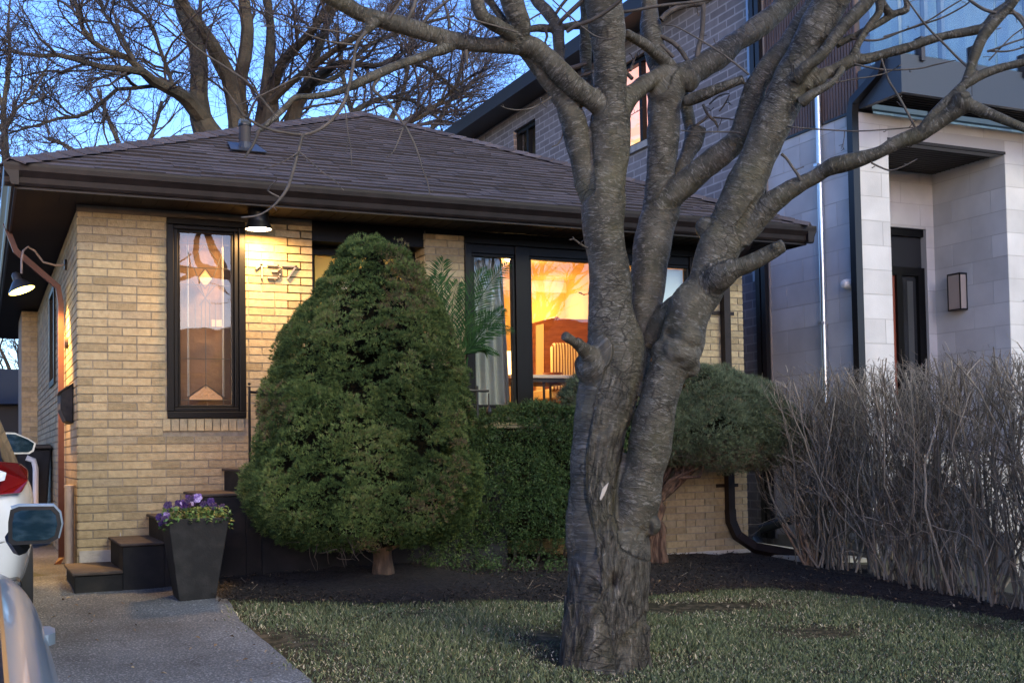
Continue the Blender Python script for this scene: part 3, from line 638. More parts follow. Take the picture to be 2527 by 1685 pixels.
# ------------------------------------------------------------------ living room seen through the wide window
IM = {'wall': mat('orange_wall', (.66, .40, .13), .8), 'wood': mat('red_wood', (.20, .06, .028), .4, noise_=(6, (.30, .10, .045), .35, .7), stretch=(1, 1, 6)), 'cream': mat('cream_fabric', (.75, .58, .30), .8),
      'top': mat('table_top', (.72, .66, .6), .3), 'dark': mat('dark_leg', (.02, .012, .01), .4), 'floor': mat('room_floor', (.16, .055, .025), .35), 'curtain': mat('curtain_cloth', (.34, .36, .34), .9, bump=(12, .3, .02))}
mb = MB(); RB = 13.3
mb.box(3.9, 7.0, RB, RB+.1, -.1, 2.3); mb.box(3.8, 3.9, FY+.221, RB, -.1, 2.3); mb.box(6.79, 6.83, FY+.221, RB, -.1, 2.3); mb.box(3.9, 6.79, FY+.221, RB, 2.16, 2.26)
mb.build('room_wall', IM['wall'], bung)
mb = MB(); mb.box(3.9, 6.84, RB-.05, RB-.001, 2.02, 2.159); mb.build('cornice', IM['top'], bung)
mb = MB(); mb.box(3.9, 6.84, FY+.221, RB-.001, -.12, -.06); mb.build('room_floor', IM['floor'], bung)
def RP(x, y, Y): return onY(x, y, Y)
tb = thing('table', 'white topped table with thin dark legs inside behind the middle window pane', 'table', (5.2, 11.2, -.06))
tl, tr_ = RP(1250, 925, 11.0)[0], RP(1432, 925, 11.0)[0]; tz = RP(1330, 926, 11.0)[2]
b = MB(); b.box(tl, tr_, 10.9, 11.7, tz-.035, tz+.0); b.build('table_top', IM['top'], tb, bevel=.006)
b = MB(); b.box(tl+.02, tr_-.02, 10.93, 11.67, tz-.075, tz-.036); b.build('apron', IM['dark'], tb)
for x, y, dx in ((RP(1338, 950, 11)[0], 10.96, 0), (RP(1405, 950, 11)[0], 10.96, -.22), (tl+.06, 11.6, 0), (tr_-.06, 11.6, 0)):
    b = MB(); b.tube([(x, y, tz-.07), (x+dx, y, -.06)], .014, 6); b.build('leg', IM['dark'], tb)
ch = thing('chair', 'tall pale chair with wavy striped back beyond the indoor table', 'chair', (5.6, 12.0, -.06))
cx0, cx1 = RP(1363, 880, 11.9)[0], RP(1434, 880, 11.9)[0]; cz0, cz1 = RP(1390, 919, 11.9)[2], RP(1390, 846, 11.9)[2]
def stripe_mat():
    m = mat('striped_fabric', (.75, .5, .2), .8); n = m.node_tree.nodes; l = m.node_tree.links
    wv = n.new('ShaderNodeTexWave'); wv.inputs['Scale'].default_value = 5.5; wv.inputs['Distortion'].default_value = 3.5; wv.inputs['Detail Scale'].default_value = .7; tc = n.new('ShaderNodeTexCoord')
    mp = n.new('ShaderNodeMapping'); mp.inputs['Scale'].default_value = (1.6, 1, .5); l.new(tc.outputs['Object'], mp.inputs[0]); l.new(mp.outputs[0], wv.inputs[0])
    cr = n.new('ShaderNodeValToRGB'); cr.color_ramp.elements[0].position = .3; cr.color_ramp.elements[0].color = (.16, .06, .02, 1); cr.color_ramp.elements[1].position = .5; cr.color_ramp.elements[1].color = (.8, .62, .34, 1)
    l.new(wv.outputs[0], cr.inputs[0]); l.new(cr.outputs[0], n['Principled BSDF'].inputs['Base Color']); return m
b = MB(); b.prism([(cx0, 11.9, cz0-.2), (cx1+.05, 11.9, cz0-.2), (cx1+.05, 11.9, cz0+.1), (cx1, 11.9, cz1-.1), (cx1-.07, 11.9, cz1), (cx0+.03, 11.9, cz1), (cx0, 11.9, cz1-.05)], (0, .07, 0)); b.build('backrest', stripe_mat(), ch, bevel=.02)
b = MB(); b.box(cx0, cx1+.05, 11.971, 12.45, cz0-.3, cz0-.18); b.build('seat', IM['cream'], ch, bevel=.02)
for x in (cx0+.04, cx1):
    for y in (11.95, 12.4): b = MB(); b.tube([(x, y, cz0-.3), (x, y, -.06)], .02, 6); b.build('leg', IM['dark'], ch)
cab = thing('cabinet', 'reddish wooden cabinet with sloping top standing in the lit room', 'cabinet', (6.0, 12.7, -.06))
q = [RP(x, y, 12.6) for x, y in ((1318, 797), (1375, 781), (1383, 786), (1560, 792), (1560, 1000), (1318, 1000))]
b = MB(); b.prism(q, (0, .4, 0)); b.build('body', IM['wood'], cab)
q = [RP(x, y, 12.59) for x, y in ((1322, 803), (1340, 799), (1340, 1000), (1322, 1000))]
b = MB(); b.prism(q, (0, -.02, 0)); b.build('door', IM['cream'], cab)
lp = thing('table_lamp', 'lit yellow drum shade lamp beside the grey curtain indoors', 'lamp', (4.6, 11.4, -.06))
lx, lz0, lz1 = RP(1262, 900, 11.3)[0], RP(1262, 932, 11.3)[2], RP(1262, 868, 11.3)[2]
b = MB(); b.lathe((lx, 11.3, lz0), [(.12, 0), (.10, lz1-lz0)], 20); b.build('lamp_shade', mat('lit_shade', (.9, .7, .35), .8, emit=((1, .62, .2), 1.2)), lp, True)
b = MB(); b.lathe((lx, 11.3, -.06), [(0, 0), (.09, 0), (.09, .02), (.012, .03), (.012, lz0+.06)], 14); b.build('lamp_base', IM['dark'], lp)
light('lamp_bulb', 'POINT', (lx+.25, 11.6, 1.35), 4, (1, .62, .2), lp, .12)
pl2 = thing('ceiling_lamp', 'round ceiling lamp lighting the orange room', 'lamp', (5.35, 11.6, 2.15))
b = MB(); b.lathe((5.35, 11.6, 2.159), [(0, -.07), (.12, -.06), (.16, -.02), (.16, 0)], 20); b.build('lamp_shade', mat('lit_globe', (.9, .8, .6), .6, emit=((1, .7, .35), 6)), pl2, True)
light('lamp_bulb', 'POINT', (5.35, 11.7, 1.95), 11, (1, .66, .29), pl2, .12)
cu = MB(); N = 70; x0, x1 = panes[0][0]-.05, RP(1256, 900, FY+.2)[0]; xt = RP(1236, 700, FY+.2)[0]
for k in range(N):
    pass
vs, fs = [], []
for j, z in enumerate(np.linspace(.30, 1.95, 14)):
    xe = x1+(xt-x1)*j/13
    for k in range(N):
        t = k/(N-1); vs.append((x0+(xe-x0)*t, FY+.17+.028*sin(t*34+.3*sin(z*2)), z))
fs = [(j*N+k, j*N+k+1, (j+1)*N+k+1, (j+1)*N+k) for j in range(13) for k in range(N-1)]
cu.add(vs, fs); tag(cu.build('curtain', IM['curtain'], smooth=True, loc=(4.3, FY+.17, .3)), 'pale grey curtain hanging behind the left pane of the wide window', 'curtain')
bw = MB(); p = RP(1365, 958, 11.3); bw.lathe((p[0], 11.3, tz), [(0, .0), (.06, .0), (.12, .05), (.115, .05), (.05, .012), (0, .012)], 20); tag(bw.build('bowl', IM['wood'], loc=(p[0], 11.3, tz), smooth=True), 'low wooden bowl on the white indoor table', 'bowl')

# ------------------------------------------------------------------ neighbouring modern house
NX, NY = 8.5, 9.72; Z0 = -1.25
nb_ = thing('modern_house', 'large modern grey stone and brick house with glass balcony', 'house', (NX, NY, Z0))
def brick_tex(name, c1, c2, mo, bw_, bh_, ms=.011, bias=0, rough=.85, axes='yz'):
    m = mat(name, c1, rough); n = m.node_tree.nodes; l = m.node_tree.links; b = n['Principled BSDF']
    tc = n.new('ShaderNodeTexCoord'); s = n.new('ShaderNodeSeparateXYZ'); c = n.new('ShaderNodeCombineXYZ'); l.new(tc.outputs['Object'], s.inputs[0])
    l.new(s.outputs['XYZ'.index(axes[0].upper())], c.inputs[0]); l.new(s.outputs[2], c.inputs[1])
    t = n.new('ShaderNodeTexBrick'); t.inputs['Scale'].default_value = 1; t.inputs['Brick Width'].default_value = bw_; t.inputs['Row Height'].default_value = bh_; t.inputs['Mortar Size'].default_value = ms; t.inputs['Mortar Smooth'].default_value = .1
    t.inputs['Color1'].default_value = (*c1, 1); t.inputs['Color2'].default_value = (*c2, 1); t.inputs['Mortar'].default_value = (*mo, 1); l.new(c.outputs[0], t.inputs[0])
    nz_ = n.new('ShaderNodeTexNoise'); nz_.inputs['Scale'].default_value = 9; l.new(tc.outputs['Object'], nz_.inputs[0]); r = n.new('ShaderNodeMapRange'); r.inputs[3].default_value = .75; r.inputs[4].default_value = 1.25; l.new(nz_.outputs[0], r.inputs[0])
    x = n.new('ShaderNodeVectorMath'); x.operation = 'SCALE'; l.new(t.outputs[0], x.inputs[0]); l.new(r.outputs[0], x.inputs['Scale']); l.new(x.outputs[0], b.inputs['Base Color'])
    q = n.new('ShaderNodeBump'); q.inputs['Distance'].default_value = .006; q.inputs['Strength'].default_value = .6; q.invert = True; l.new(t.outputs['Fac'], q.inputs['Height']); l.new(q.outputs[0], b.inputs['Normal'])
    return m
M['nbrick'] = brick_tex('grey_brick', (.17, .155, .155), (.24, .22, .22), (.36, .34, .34), .36, .105, .011)
M['nbrick2'] = brick_tex('dark_grey_brick', (.105, .105, .12), (.14, .14, .155), (.20, .20, .215), .30, .105, .009)
M['block'] = mat('stone_block', (1, 1, 1), .8, noise_=(2.2, (.80, .80, .80), .35, .7), rcol=[(0, (.50, .495, .49)), (1, (.61, .605, .60))], bump=(70, .3, .004))
M['blockm'] = mat('block_mortar', (.40, .395, .39), .9)
M['clad'] = mat('brown_cladding', (.115, .075, .062), .6, noise_=(3, (.15, .10, .085), .4, .7))
YS = 11.41; YB = 26.0; ZC = 3.56; ZR = 5.93
win_small = (17.62, 18.5, 4.3, 5.62); win_tall = (13.6, 14.95, 4.33, 5.6)
def side_wall(x, y0, y1, z0, z1, holes, m, name, th=.2):
    mb = MB(); ys_ = sorted({y0, y1, *[h[i] for h in holes for i in (0, 1)]}); zs = sorted({z0, z1, *[h[i] for h in holes for i in (2, 3)]})
    for a, b in zip(ys_, ys_[1:]):
        for c, d in zip(zs, zs[1:]):
            if any(h[0] < (a+b)/2 < h[1] and h[2] < (c+d)/2 < h[3] for h in holes): continue
            mb.box(x, x+th, a, b, c, d)
    return mb.build(name, m, nb_)
side_wall(NX, YS, YB, 2.2, ZR, [win_small, win_tall], M['nbrick'], 'brick_wall')
side_wall(NX+.003, YS, YB, Z0, 2.2, [], M['nbrick2'], 'lower_brick_wall')
# stone blocks: drive-side flank, front, porch recess
OX0, OX1, OZ, RY = 8.90, 10.607, 3.31, 10.84
BH, BL = .262, .60
sb = MB()
panel(sb, (NX, YS-.12, 0), (0, -1, 0), (-1, 0, 0), YS-.12-NY, Z0+.25, ZC-.0, [], BL, BH, .009, .003, .2, seed=11, jit=.0005, c1=.201)
panel(sb, (NX-.003, NY, 0), (1, 0, 0), (0, -1, 0), 5.2, Z0+.25, ZC, [(OX0-NX+.003, OX1-NX+.003, Z0, OZ)], BL, BH, .009, .003, .2, seed=12, jit=.0005)
panel(sb, (OX1, RY, 0), (0, -1, 0), (-1, 0, 0), RY-NY, Z0+.25, OZ, [], BL, BH, .009, .003, .2, seed=13, jit=.0005, c1=.201)
DX0, DX1, DZ = 9.35, 10.48, 2.63
panel(sb, (OX0, RY, 0), (1, 0, 0), (0, -1, 0), OX1-OX0, Z0+.25, OZ, [(DX0-OX0, DX1-OX0, Z0, DZ)], BL, BH, .009, .003, .2, seed=14, jit=.0005)
sb.build('stone_wall', [M['block'], M['blockm']], nb_)
mb = MB(); mb.box(NX+.02, NX+5.2, NY+.02, YS+.2, Z0-.2, Z0+.249); mb.build('foundation', M['concrete'], nb_)
mb = MB(); mb.box(NX+.02, NX+5, YB-.2, YB, Z0, ZR); mb.box(NX+5, NX+5.2, NY+.3, YB, Z0, ZR); mb.build('rear_wall', M['nbrick'], nb_)
mb = MB(); mb.box(OX0-.1, OX1+.2, NY+.21, RY-.0, OZ, OZ+.05)
for k in range(14): mb.box(OX0, OX1, NY+.22+k*.075, NY+.228+k*.075, OZ-.006, OZ)
mb.box(OX0-.01, OX1+.01, NY-.006, NY+.03, OZ-.02, OZ+.012); mb.build('porch_ceiling', mat('porch_soffit', (.02, .017, .016), .6), nb_)
# corrugated brown cladding above the stone
mb = MB(); y = NY
while y < YS-.14: mb.box(NX-.012, NX, y, y+.028, ZC+.03, ZR); y += .048
mb.box(NX, NX+.2, NY, YS-.12, ZC+.03, ZR); mb.box(NX-.02, NX+.2, NY-.01, YS-.12, ZC+.001, ZC+.029, 1)
mb.build('cladding', [M['clad'], M['black_metal']], nb_)
mb = MB(); mb.box(NX-.02, NX+.03, YS-.118, YS-.02, Z0+.2, ZR, 0); mb.build('corner_trim', mat('beige_trim', (.30, .26, .22), .8), nb_)
mb = MB(); mb.box(NX-.075, NX-.005, YS-.10, YS-.02, Z0+.2, ZR); mb.box(NX-.065, NX-.004, YS+.02, YS+.10, Z0+.2, ZR); mb.box(NX-.065, NX-.004, YS+.11, YS+.15, 2, ZR, 1)
mb.build('downspout', [M['black_metal'], mat('pale_metal', (.25, .33, .42), .35, .5)], nb_)
mb = MB(); mb.tube([(NX-.05, 10.30, -1), (NX-.05, 10.30, 3.92)], .034, 12); mb.box(NX-.11, NX-.0, 10.27, 10.33, 1.35, 1.38); mb.box(NX-.11, NX, 10.27, 10.33, 3.1, 3.13)
mb.build('steel_pipe', mat('galvanised', (.62, .66, .68), .28, .85), nb_, smooth=True)
mb = MB(); px_ = NX-.085; py_ = NY+.02
mb.tube([(NX-.055, py_, Z0+.2), (NX-.055, py_, 3.55)], .062, 4, sq=True)
mb.tube([(NX-.055, py_, 3.53), (NX-.055, py_-.03, 3.66), (NX-.02, py_-.38, 3.86), (NX-.0, py_-.42, 4.02)], .062, 4, sq=True); mb.build('downspout', M['black_metal'], nb_)
mb = MB(); mb.lathe((NX, 9.90, 1.74), [(0, .12), (.04, .11), (.055, .07), (.055, .0)], 14, axis=(-1, 0, 0)); tag(mb.build('camera', M['white'], loc=(NX, 9.9, 1.74), smooth=True), 'small white dome camera on the grey stone flank beside the black downspout', 'camera')
# roof with deep dark eaves
mb = MB(); mb.box(NX-.42, NX+5.6, 11.9, YB+.4, ZR+.0, ZR+.04); mb.box(NX-.48, NX-.40, 11.9, YB+.4, ZR-.02, ZR+.2)
mb.prism([(NX-.42, 11.9, ZR+.04), (NX-.42, YB+.4, ZR+.04), (NX+2.5, YB-3, ZR+1.5), (NX+2.5, 14, ZR+1.5)], (5, 0, 0)); mb.build('roof', mat('dark_roof', (.016, .016, .018), .5), nb_)
def nwin(h, lit=None, mull=True):
    y0, y1, z0, z1 = h; mb = MB(); x = NX+.06
    for a, b, c, d in ((y0, y1, z0, z0+.07), (y0, y1, z1-.07, z1), (y0, y0+.07, z0+.07, z1-.07), (y1-.07, y1, z0+.07, z1-.07), ((y0+y1)/2-.035, (y0+y1)/2+.035, z0+.07, z1-.07)): mb.box(x, x+.08, a, b, c, d)
    o = mb.build('window', M['frame'], nb_)
    mb = MB(); mb.add([(x+.04, y1, z0), (x+.04, y0, z0), (x+.04, y0, z1), (x+.04, y1, z1)], [(0, 1, 2, 3)]); mb.build('pane', M['glass_lit'] if lit else M['glass_tint'], o)
    mb = MB(); mb.box(NX-.05, NX+.06, y0-.06, y1+.06, z0-.09, z0); mb.build('sill', M['concrete'], o)
    mb = MB(); mb.box(NX+.5, NX+.52, y0-.6, y1+.6, z0-.2, z1+.2); mb.build('room_blind', lit if lit else mat('pale_blind', (.5, .48, .38), .8), o)
nwin(win_small)
def lit_room():
    m = mat('lit_room', (.8, .5, .3), .8); n = m.node_tree.nodes; l = m.node_tree.links; b = n['Principled BSDF']
    tc = n.new('ShaderNodeTexCoord'); s = n.new('ShaderNodeSeparateXYZ'); l.new(tc.outputs['Generated'], s.inputs[0]); cr = n.new('ShaderNodeValToRGB'); e = cr.color_ramp.elements; e.new(.32)
    for q, (p, c) in zip(e, ((.0, (1, .60, .10)), (.27, (1, .66, .16)), (.36, (1, .46, .38)))): q.position = p; q.color = (*c, 1)
    l.new(s.outputs[2], cr.inputs[0]); l.new(cr.outputs[0], b.inputs['Emission Color']); b.inputs['Emission Strength'].default_value = .33; return m
nwin(win_tall, lit_room())
# entrance in the recess: red door leaf, dark side light and transom
mb = MB(); F0 = -.08
for a, b_, c, d in ((DX0, DX1, 2.06, 2.16), (DX0, DX1, DZ-.09, DZ), (DX1-.10, DX1, F0, 2.06), (10.04, 10.13, F0, 2.06), (DX0, DX0+.08, F0, 2.06)): mb.box(a, b_, RY+.04, RY+.16, c, d)
e = mb.build('entrance_door', M['frame'], nb_)
mb = MB(); mb.box(DX0+.08, 10.04, RY+.08, RY+.13, F0, 2.06); mb.build('door_leaf', mat('red_door', (.17, .04, .022), .45), e)
mb = MB(); mb.tube([(9.90, RY+.0, .2), (9.90, RY+.0, 1.35)], .016, 8); mb.build('handle', mat('steel', (.6, .6, .6), .25, 1), e)
dk = mat('dark_glass', (.02, .022, .026), .12)
mb = MB(); mb.box(10.13, DX1-.1, RY+.09, RY+.12, F0, 2.06); mb.box(10.24, 10.33, RY+.085, RY+.089, F0, 2.0, 1); mb.box(DX0+.08, DX1-.0, RY+.09, RY+.12, 2.16, DZ-.09); mb.build('side_light', [dk, mat('etched', (.05, .055, .06), .4)], e)
mb = MB(); mb.box(OX0+.0, OX1-.0, NY-.0+.21, RY+.2, -.3, F0); mb.box(OX0+.02, OX1+.2, NY-.6, NY-.01, -1.3, -.22); mb.box(OX0+.02, OX1+.2, NY-.9, NY-.60, -1.3, -.42); mb.box(OX0+.02, OX1+.2, NY-1.2, NY-.9, -1.3, -.62); mb.box(OX0+.02, OX1+.2, NY-1.5, NY-1.2, -1.3, -.84)
mb.build('entrance_steps', M['concrete'], nb_)
# balcony
BX0, BX1, BY = NX, NX+5.2, 9.06
mb = MB(); mb.box(BX0, BX1, BY, BY+.06, 3.585, 3.985); mb.box(BX0, BX0+.06, BY+.06, NY-.02, 3.585, 3.985); mb.box(BX0+.06, BX1, BY+.06, NY-.02, 3.66, 3.70, 1)
for k in range(9): mb.box(BX0+.06, BX1, BY+.07+k*.065, BY+.076+k*.065, 3.652, 3.66, 1)
for k in range(4): mb.box(BX0+.95+k*1.25, BX0+.956+k*1.25, BY-.002, BY, 3.585, 3.985, 1)
mb.build('balcony', [mat('blue_grey_panel', (.030, .038, .052), .4), M['soffit']], nb_)
mb = MB()
cm_ = mat('clamp', (.045, .042, .045), .4, .4)
for k in range(8): mb = MB(); x = BX0+.25+k*.72; mb.box(x, x+.05, BY-.03, BY+.075, 3.93, 4.18); mb.build('glass_clamp', cm_, nb_)
mb = MB()
for k in range(4): x = BX0+.05+k*1.3; mb.box(x, x+1.28, BY+.015, BY+.03, 4.0, 4.95)
mb.box(BX0+.015, BX0+.03, BY+.05, NY-.05, 4.0, 4.95); mb.build('balcony_glass', M['glass_tint'], nb_)
mb = MB(); WY = NY+.25
mb.box(BX0+.01, BX0+.25, WY, WY+.2, 3.7, ZR); mb.box(BX0+.25, BX1, WY, WY+.2, 5.5, ZR)
for x in (BX0+.25, 9.7, 9.95, 11.3, 12.6): mb.box(x, x+.05, WY-.02, WY+.05, 3.7, 5.5)
mb.box(BX0+.25, BX1, WY-.02, WY+.05, 3.7, 3.78); mb.build('balcony_door', mat('pale_frame', (.28, .32, .35), .5), nb_)
mb = MB(); mb.add([(BX0+.25, WY+.03, 3.7), (BX1, WY+.03, 3.7), (BX1, WY+.03, 5.5), (BX0+.25, WY+.03, 5.5)], [(0, 1, 2, 3)]); mb.build('balcony_door_glass', M['glass_tint'], nb_)
mb = MB(); vs = []; N = 130
for z in (3.75, 5.5):
    for k in range(N): t = k/(N-1); vs.append((BX0+.3+4.8*t, WY+.3+.03*sin(t*130)+.015*sin(t*47), z))
mb.add(vs, [(k, k+1, N+k+1, N+k) for k in range(N-1)]); mb.build('balcony_curtain', mat('sheer', (.62, .68, .66), .9), nb_, smooth=True)
mb = MB(); mb.box(BX0+.2, BX1, WY+.8, WY+.9, 3.6, ZR); mb.box(BX0+.2, BX1, NY+.2, WY+.8, 3.6, 3.64); mb.build('upper_room', mat('upper_room', (.25, .27, .28), .9), nb_)
sc = thing('wall_sconce', 'black framed rectangular wall lantern on the pale stone reveal', 'lamp', (OX1, 10.43, 1.8))
mb = MB(); a, b_, c, d = 10.33, 10.53, 1.59, 2.03; x0, x1 = OX1-.12, OX1-.006
for (p, q, r_, s_) in ((a, b_, c, c+.015), (a, b_, d-.015, d)): mb.box(x0, x1, p, q, r_, s_)
for y in (a, b_-.012):
    for x in (x0, x1-.012): mb.box(x, x+.012, y, y+.012, c+.015, d-.015)
mb.build('sconce_frame', M['black_metal'], sc)
mb = MB(); mb.box(x0+.006, x1-.006, a+.006, b_-.006, c+.02, d-.02); mb.build('sconce_glass', mat('opal', (.36, .31, .27), .3), sc)
hs = MB(); hs.tube([onX(2005, 1180, NX-.12), onX(1975, 1275, NX-.15), onX(1925, 1290, NX-.2), onX(1880, 1305, NX-.25), onX(1868, 1330, NX-.3), onX(1885, 1362, NX-.4), onX(1925, 1385, NX-.5), onX(1965, 1392, NX-.6)], .055, 12)
tag(hs.build('drain_hose', mat('drain_hose', (.02, .027, .033), .5, bump=(30, .4, .01)), smooth=True, loc=onX(1925, 1385, NX-.5)), 'dark corrugated drain hose curling on the ground between the two houses', 'hose')

# ------------------------------------------------------------------ low garage, bin and vent far down the drive
gr = thing('garage', 'dark low garage at the far end of the driveway', 'garage', (-1.4, 23, -.9))
mb = MB(); mb.box(-6, .95, 22.6, 26, -1, 1.05); mb.build('wall', mat('garage_wall', (.012, .016, .022), .8), gr)
mb = MB(); mb.prism([(-6.3, 22.3, 1.0), (-6.3, 24.3, 1.75), (-6.3, 26.3, 1.0)], (7.6, 0, 0)); mb.build('roof', mat('garage_roof', (.014, .016, .02), .8), gr)
mb = MB(); mb.box(-5.2, -.6, 22.56, 22.6, -.9, .85); mb.build('garage_door', mat('garage_door', (.02, .025, .03), .6), gr)
bn = thing('wheelie_bin', 'black wheeled bin beside the side wall behind the white car', 'bin', (.5, 13.6, -.85))
mb = MB(); mb.prism([(.32, 13.3, -.8), (.62, 13.3, -.8), (.68, 13.3, .12), (.26, 13.3, .12)], (0, .5, 0)); mb.build('bin_body', M['pot'], bn, bevel=.02)
mb = MB(); mb.prism([(.24, 13.25, .122), (.70, 13.25, .122), (.67, 13.25, .17), (.27, 13.25, .17)], (0, .6, 0)); mb.build('lid', M['black_metal'], bn, bevel=.01)
for x in (.30, .64): mb = MB(); mb.lathe((x, 13.75, -.77), [(0, -.02), (.09, -.02), (.09, .02), (0, .02)], 16, axis=(1, 0, 0)); mb.build('wheel', M['black_metal'], bn, True)
mb = MB(); p = onY(88, 1150, 13.2); mb.tube([(p[0], 13.2, -.85), (p[0], 13.2, p[2]-.02), (p[0]-.02, 13.2, p[2]+.06), (p[0]-.09, 13.2, p[2]+.09)], .03, 10); tag(mb.build('vent_pipe', M['white'], smooth=True, loc=(p[0], 13.2, -.85)), 'white bent vent pipe rising beside the black bin', 'pipe')

# ------------------------------------------------------------------ planter with pansies, palm
pt = thing('planter', 'tall square tapered charcoal planter on the driveway beside the steps', 'planter', (1.40, 8.50, -.985))
pc = np.array([1.375, 8.50]); bw0, tw = .125, .208; zb, ztp = gz(1.4, 8.45)-.01, -.415
def sq(w, z): return [(pc[0]-w, pc[1]-w, z), (pc[0]+w, pc[1]-w, z), (pc[0]+w, pc[1]+w, z), (pc[0]-w, pc[1]+w, z)]
mb = MB(); mb.add(sq(bw0, zb)+sq(tw, ztp)+sq(tw-.025, ztp)+sq(tw-.04, ztp-.05), [(3, 2, 1, 0)]+[(i, (i+1) % 4, 4+(i+1) % 4, 4+i) for i in range(4)]+[(4+i, 4+(i+1) % 4, 8+(i+1) % 4, 8+i) for i in range(4)]+[(8+i, 8+(i+1) % 4, 12+(i+1) % 4, 12+i) for i in range(4)])
mb.build('pot', M['pot'], pt, bevel=.006)
mb = MB(); mb.add(sq(tw-.04, ztp-.045), [(0, 1, 2, 3)]); mb.build('soil', M['soil'], pt)
fl = thing('pansy_plant', 'purple and violet pansies with green leaves filling the charcoal planter', 'flowers', (pc[0], pc[1], ztp-.04))
def leaf_cloud(name, C, Nn, Lr, Wr, m, parent, rn, nside=1, fold=.2):
    n = len(C); a = norm(Nn+rng.normal(size=(n, 3))*.5); s = norm(np.cross(a, rng.normal(size=(n, 3)))); t = np.cross(s, a)
    L = rng.uniform(*Lr, n)[:, None]; Wd = rng.uniform(*Wr, n)[:, None]
    V = np.stack([C-t*L*.5, C+s*Wd*.5+a*L*.05, C+t*L*.5-a*L*fold, C-s*Wd*.5+a*L*.05], 1).reshape(-1, 3)
    return np_mesh(name, V, np.arange(4*n).reshape(n, 4), m, np.repeat(rn, 4), parent=parent)
n = 900; C = np.stack([pc[0]+rng.uniform(-tw-.03, tw+.03, n), pc[1]+rng.uniform(-tw-.03, tw, n), ztp+rng.uniform(-.03, .075, n)], 1)
C[:, 2] -= np.clip(np.abs(C[:, 0]-pc[0])-tw+.01, 0, 1)*1.5
leaf_cloud('leaves', C, np.array([[0, -.3, 1.]]), (.02, .045), (.012, .022), mat('pansy_leaf', (.05, .13, .03), .55, rcol=[(0, (.03, .08, .02)), (.8, (.08, .17, .04)), (1, (.2, .26, .07))]), fl, rng.uniform(0, 1, n))
pm = mat('pansy_petal', (.06, .01, .12), .6, rcol=[(0, (.018, .006, .04)), (.55, (.045, .012, .12)), (.72, (.10, .04, .22)), (.8, (.36, .28, .55)), (1, (.45, .36, .62))])
for k in range(26):
    u = rng.uniform(-.22, .2); v = rng.uniform(-.24, .18); h = ztp+rng.uniform(.05, .11); 
    if k < 9: u = rng.uniform(-.1, .06); h = ztp+rng.uniform(.08, .15)
    if k > 21: u = rng.uniform(-.27, -.2); v = rng.uniform(-.26, -.1); h = ztp+rng.uniform(-.04, .04)
    c = np.array([pc[0]+u, pc[1]+v, h]); f = norm(np.array([rng.normal()*.4, -1, .5+rng.normal()*.3])); s = norm(np.cross(f, [0, 0, 1.])); t = np.cross(s, f); r0 = rng.uniform(.017, .026); col = rng.uniform(0, .62) if k % 6 else rng.uniform(.78, 1)
    mb = MB()
    for j, (an, sc_) in enumerate(((90-38, 1), (90+38, 1), (180+8, .85), (-8, .85), (-90, 1.1))):
        q = c+(s*cos(radians(an))+t*sin(radians(an)))*r0*.62; ring = [q+f*.002*j+(s*cos(2*pi*i/9)+t*sin(2*pi*i/9))*r0*.72*sc_-f*.006*(i % 2) for i in range(9)]
        mb.add([q+f*.004]+ring, [(0, 1+i, 1+(i+1) % 9) for i in range(9)], 0, min(1, max(0, col+random.uniform(-.08, .08))))
    mb.build('flower', pm, fl)
pa = thing('potted_palm', 'green feathery palm in a dark pot on the porch between door and wide window', 'palm', (3.72, 9.22, -.088))
mb = MB(); mb.lathe((3.68, 9.25, -.085), [(0, 0), (.13, 0), (.17, .32), (.18, .32), (.18, .35), (.15, .35), (.15, .3), (0, .3)], 24); mb.build('pot', M['pot'], pa, True)
mb = MB()
for k in range(5): a = k*1.3; mb.tube([(3.68+.03*cos(a), 9.25+.03*sin(a), .2), (3.68+.06*cos(a), 9.25+.05*sin(a), .6), (3.70+.08*cos(a), 9.24, .82)], [.016, .012, .008], 6)
mb.build('stem', M['palm'], pa)
fr_ends = [((1075, 815), (1072, 690), (1095, 645)), ((1090, 830), (1140, 720), (1200, 668)), ((1095, 825), (1165, 725), (1250, 655)), ((1090, 850), (1150, 790), (1215, 775)), ((1100, 860), (1185, 800), (1262, 812)), ((1110, 870), (1190, 815), (1240, 765)), ((1060, 850), (1062, 740), (1080, 680)), ((1120, 870), (1170, 830), (1200, 870)), ((1075, 850), (1100, 750), (1130, 700)), ((1085, 850), (1075, 765), (1060, 700)), ((1095, 870), (1150, 840), (1225, 870))]
for i, (a, b, c) in enumerate(fr_ends):
    y0 = 9.2+rng.uniform(-.02, .06); y2 = 9.15+rng.uniform(-.1, .3)
    A, B, Cc = Vector((3.70, 9.24, .78)), Vector(onY(*b, (y0+y2)/2)), Vector(onY(*c, y2))
    mb = MB(); pts = []
    for t in np.linspace(0, 1, 18): pts.append(A*(1-t)**2+B*2*t*(1-t)+Cc*t*t)
    mb.tube(pts, list(np.linspace(.006, .002, 18)), 4)
    for j in [3+.5*q for q in range(29)]:
        p = pts[int(j)].lerp(pts[min(int(j)+1, 17)], j % 1); d = (pts[int(j)]-pts[int(j)-1]).normalized()
        for s_ in (-1, 1):
            side = d.cross(Vector((random.uniform(-.3, .3), -.6, .8))).normalized()*s_
            tip = p+(side*.75+d*.75+Vector((0, 0, -.12))).normalized()*(.19*sin(pi*(j/18*.8+.15)))*random.uniform(.85, 1.1)
            w_ = side.cross((tip-p).normalized()).normalized(); w_ = (tip-p).normalized().cross(w_)*.0062
            m_ = p*.5+tip*.5+Vector((0, 0, .008)); mb.add([p, m_+w_, tip, m_-w_], [(0, 1, 2, 3)], 0, random.random())
    mb.build('frond', M['palm'], pa)

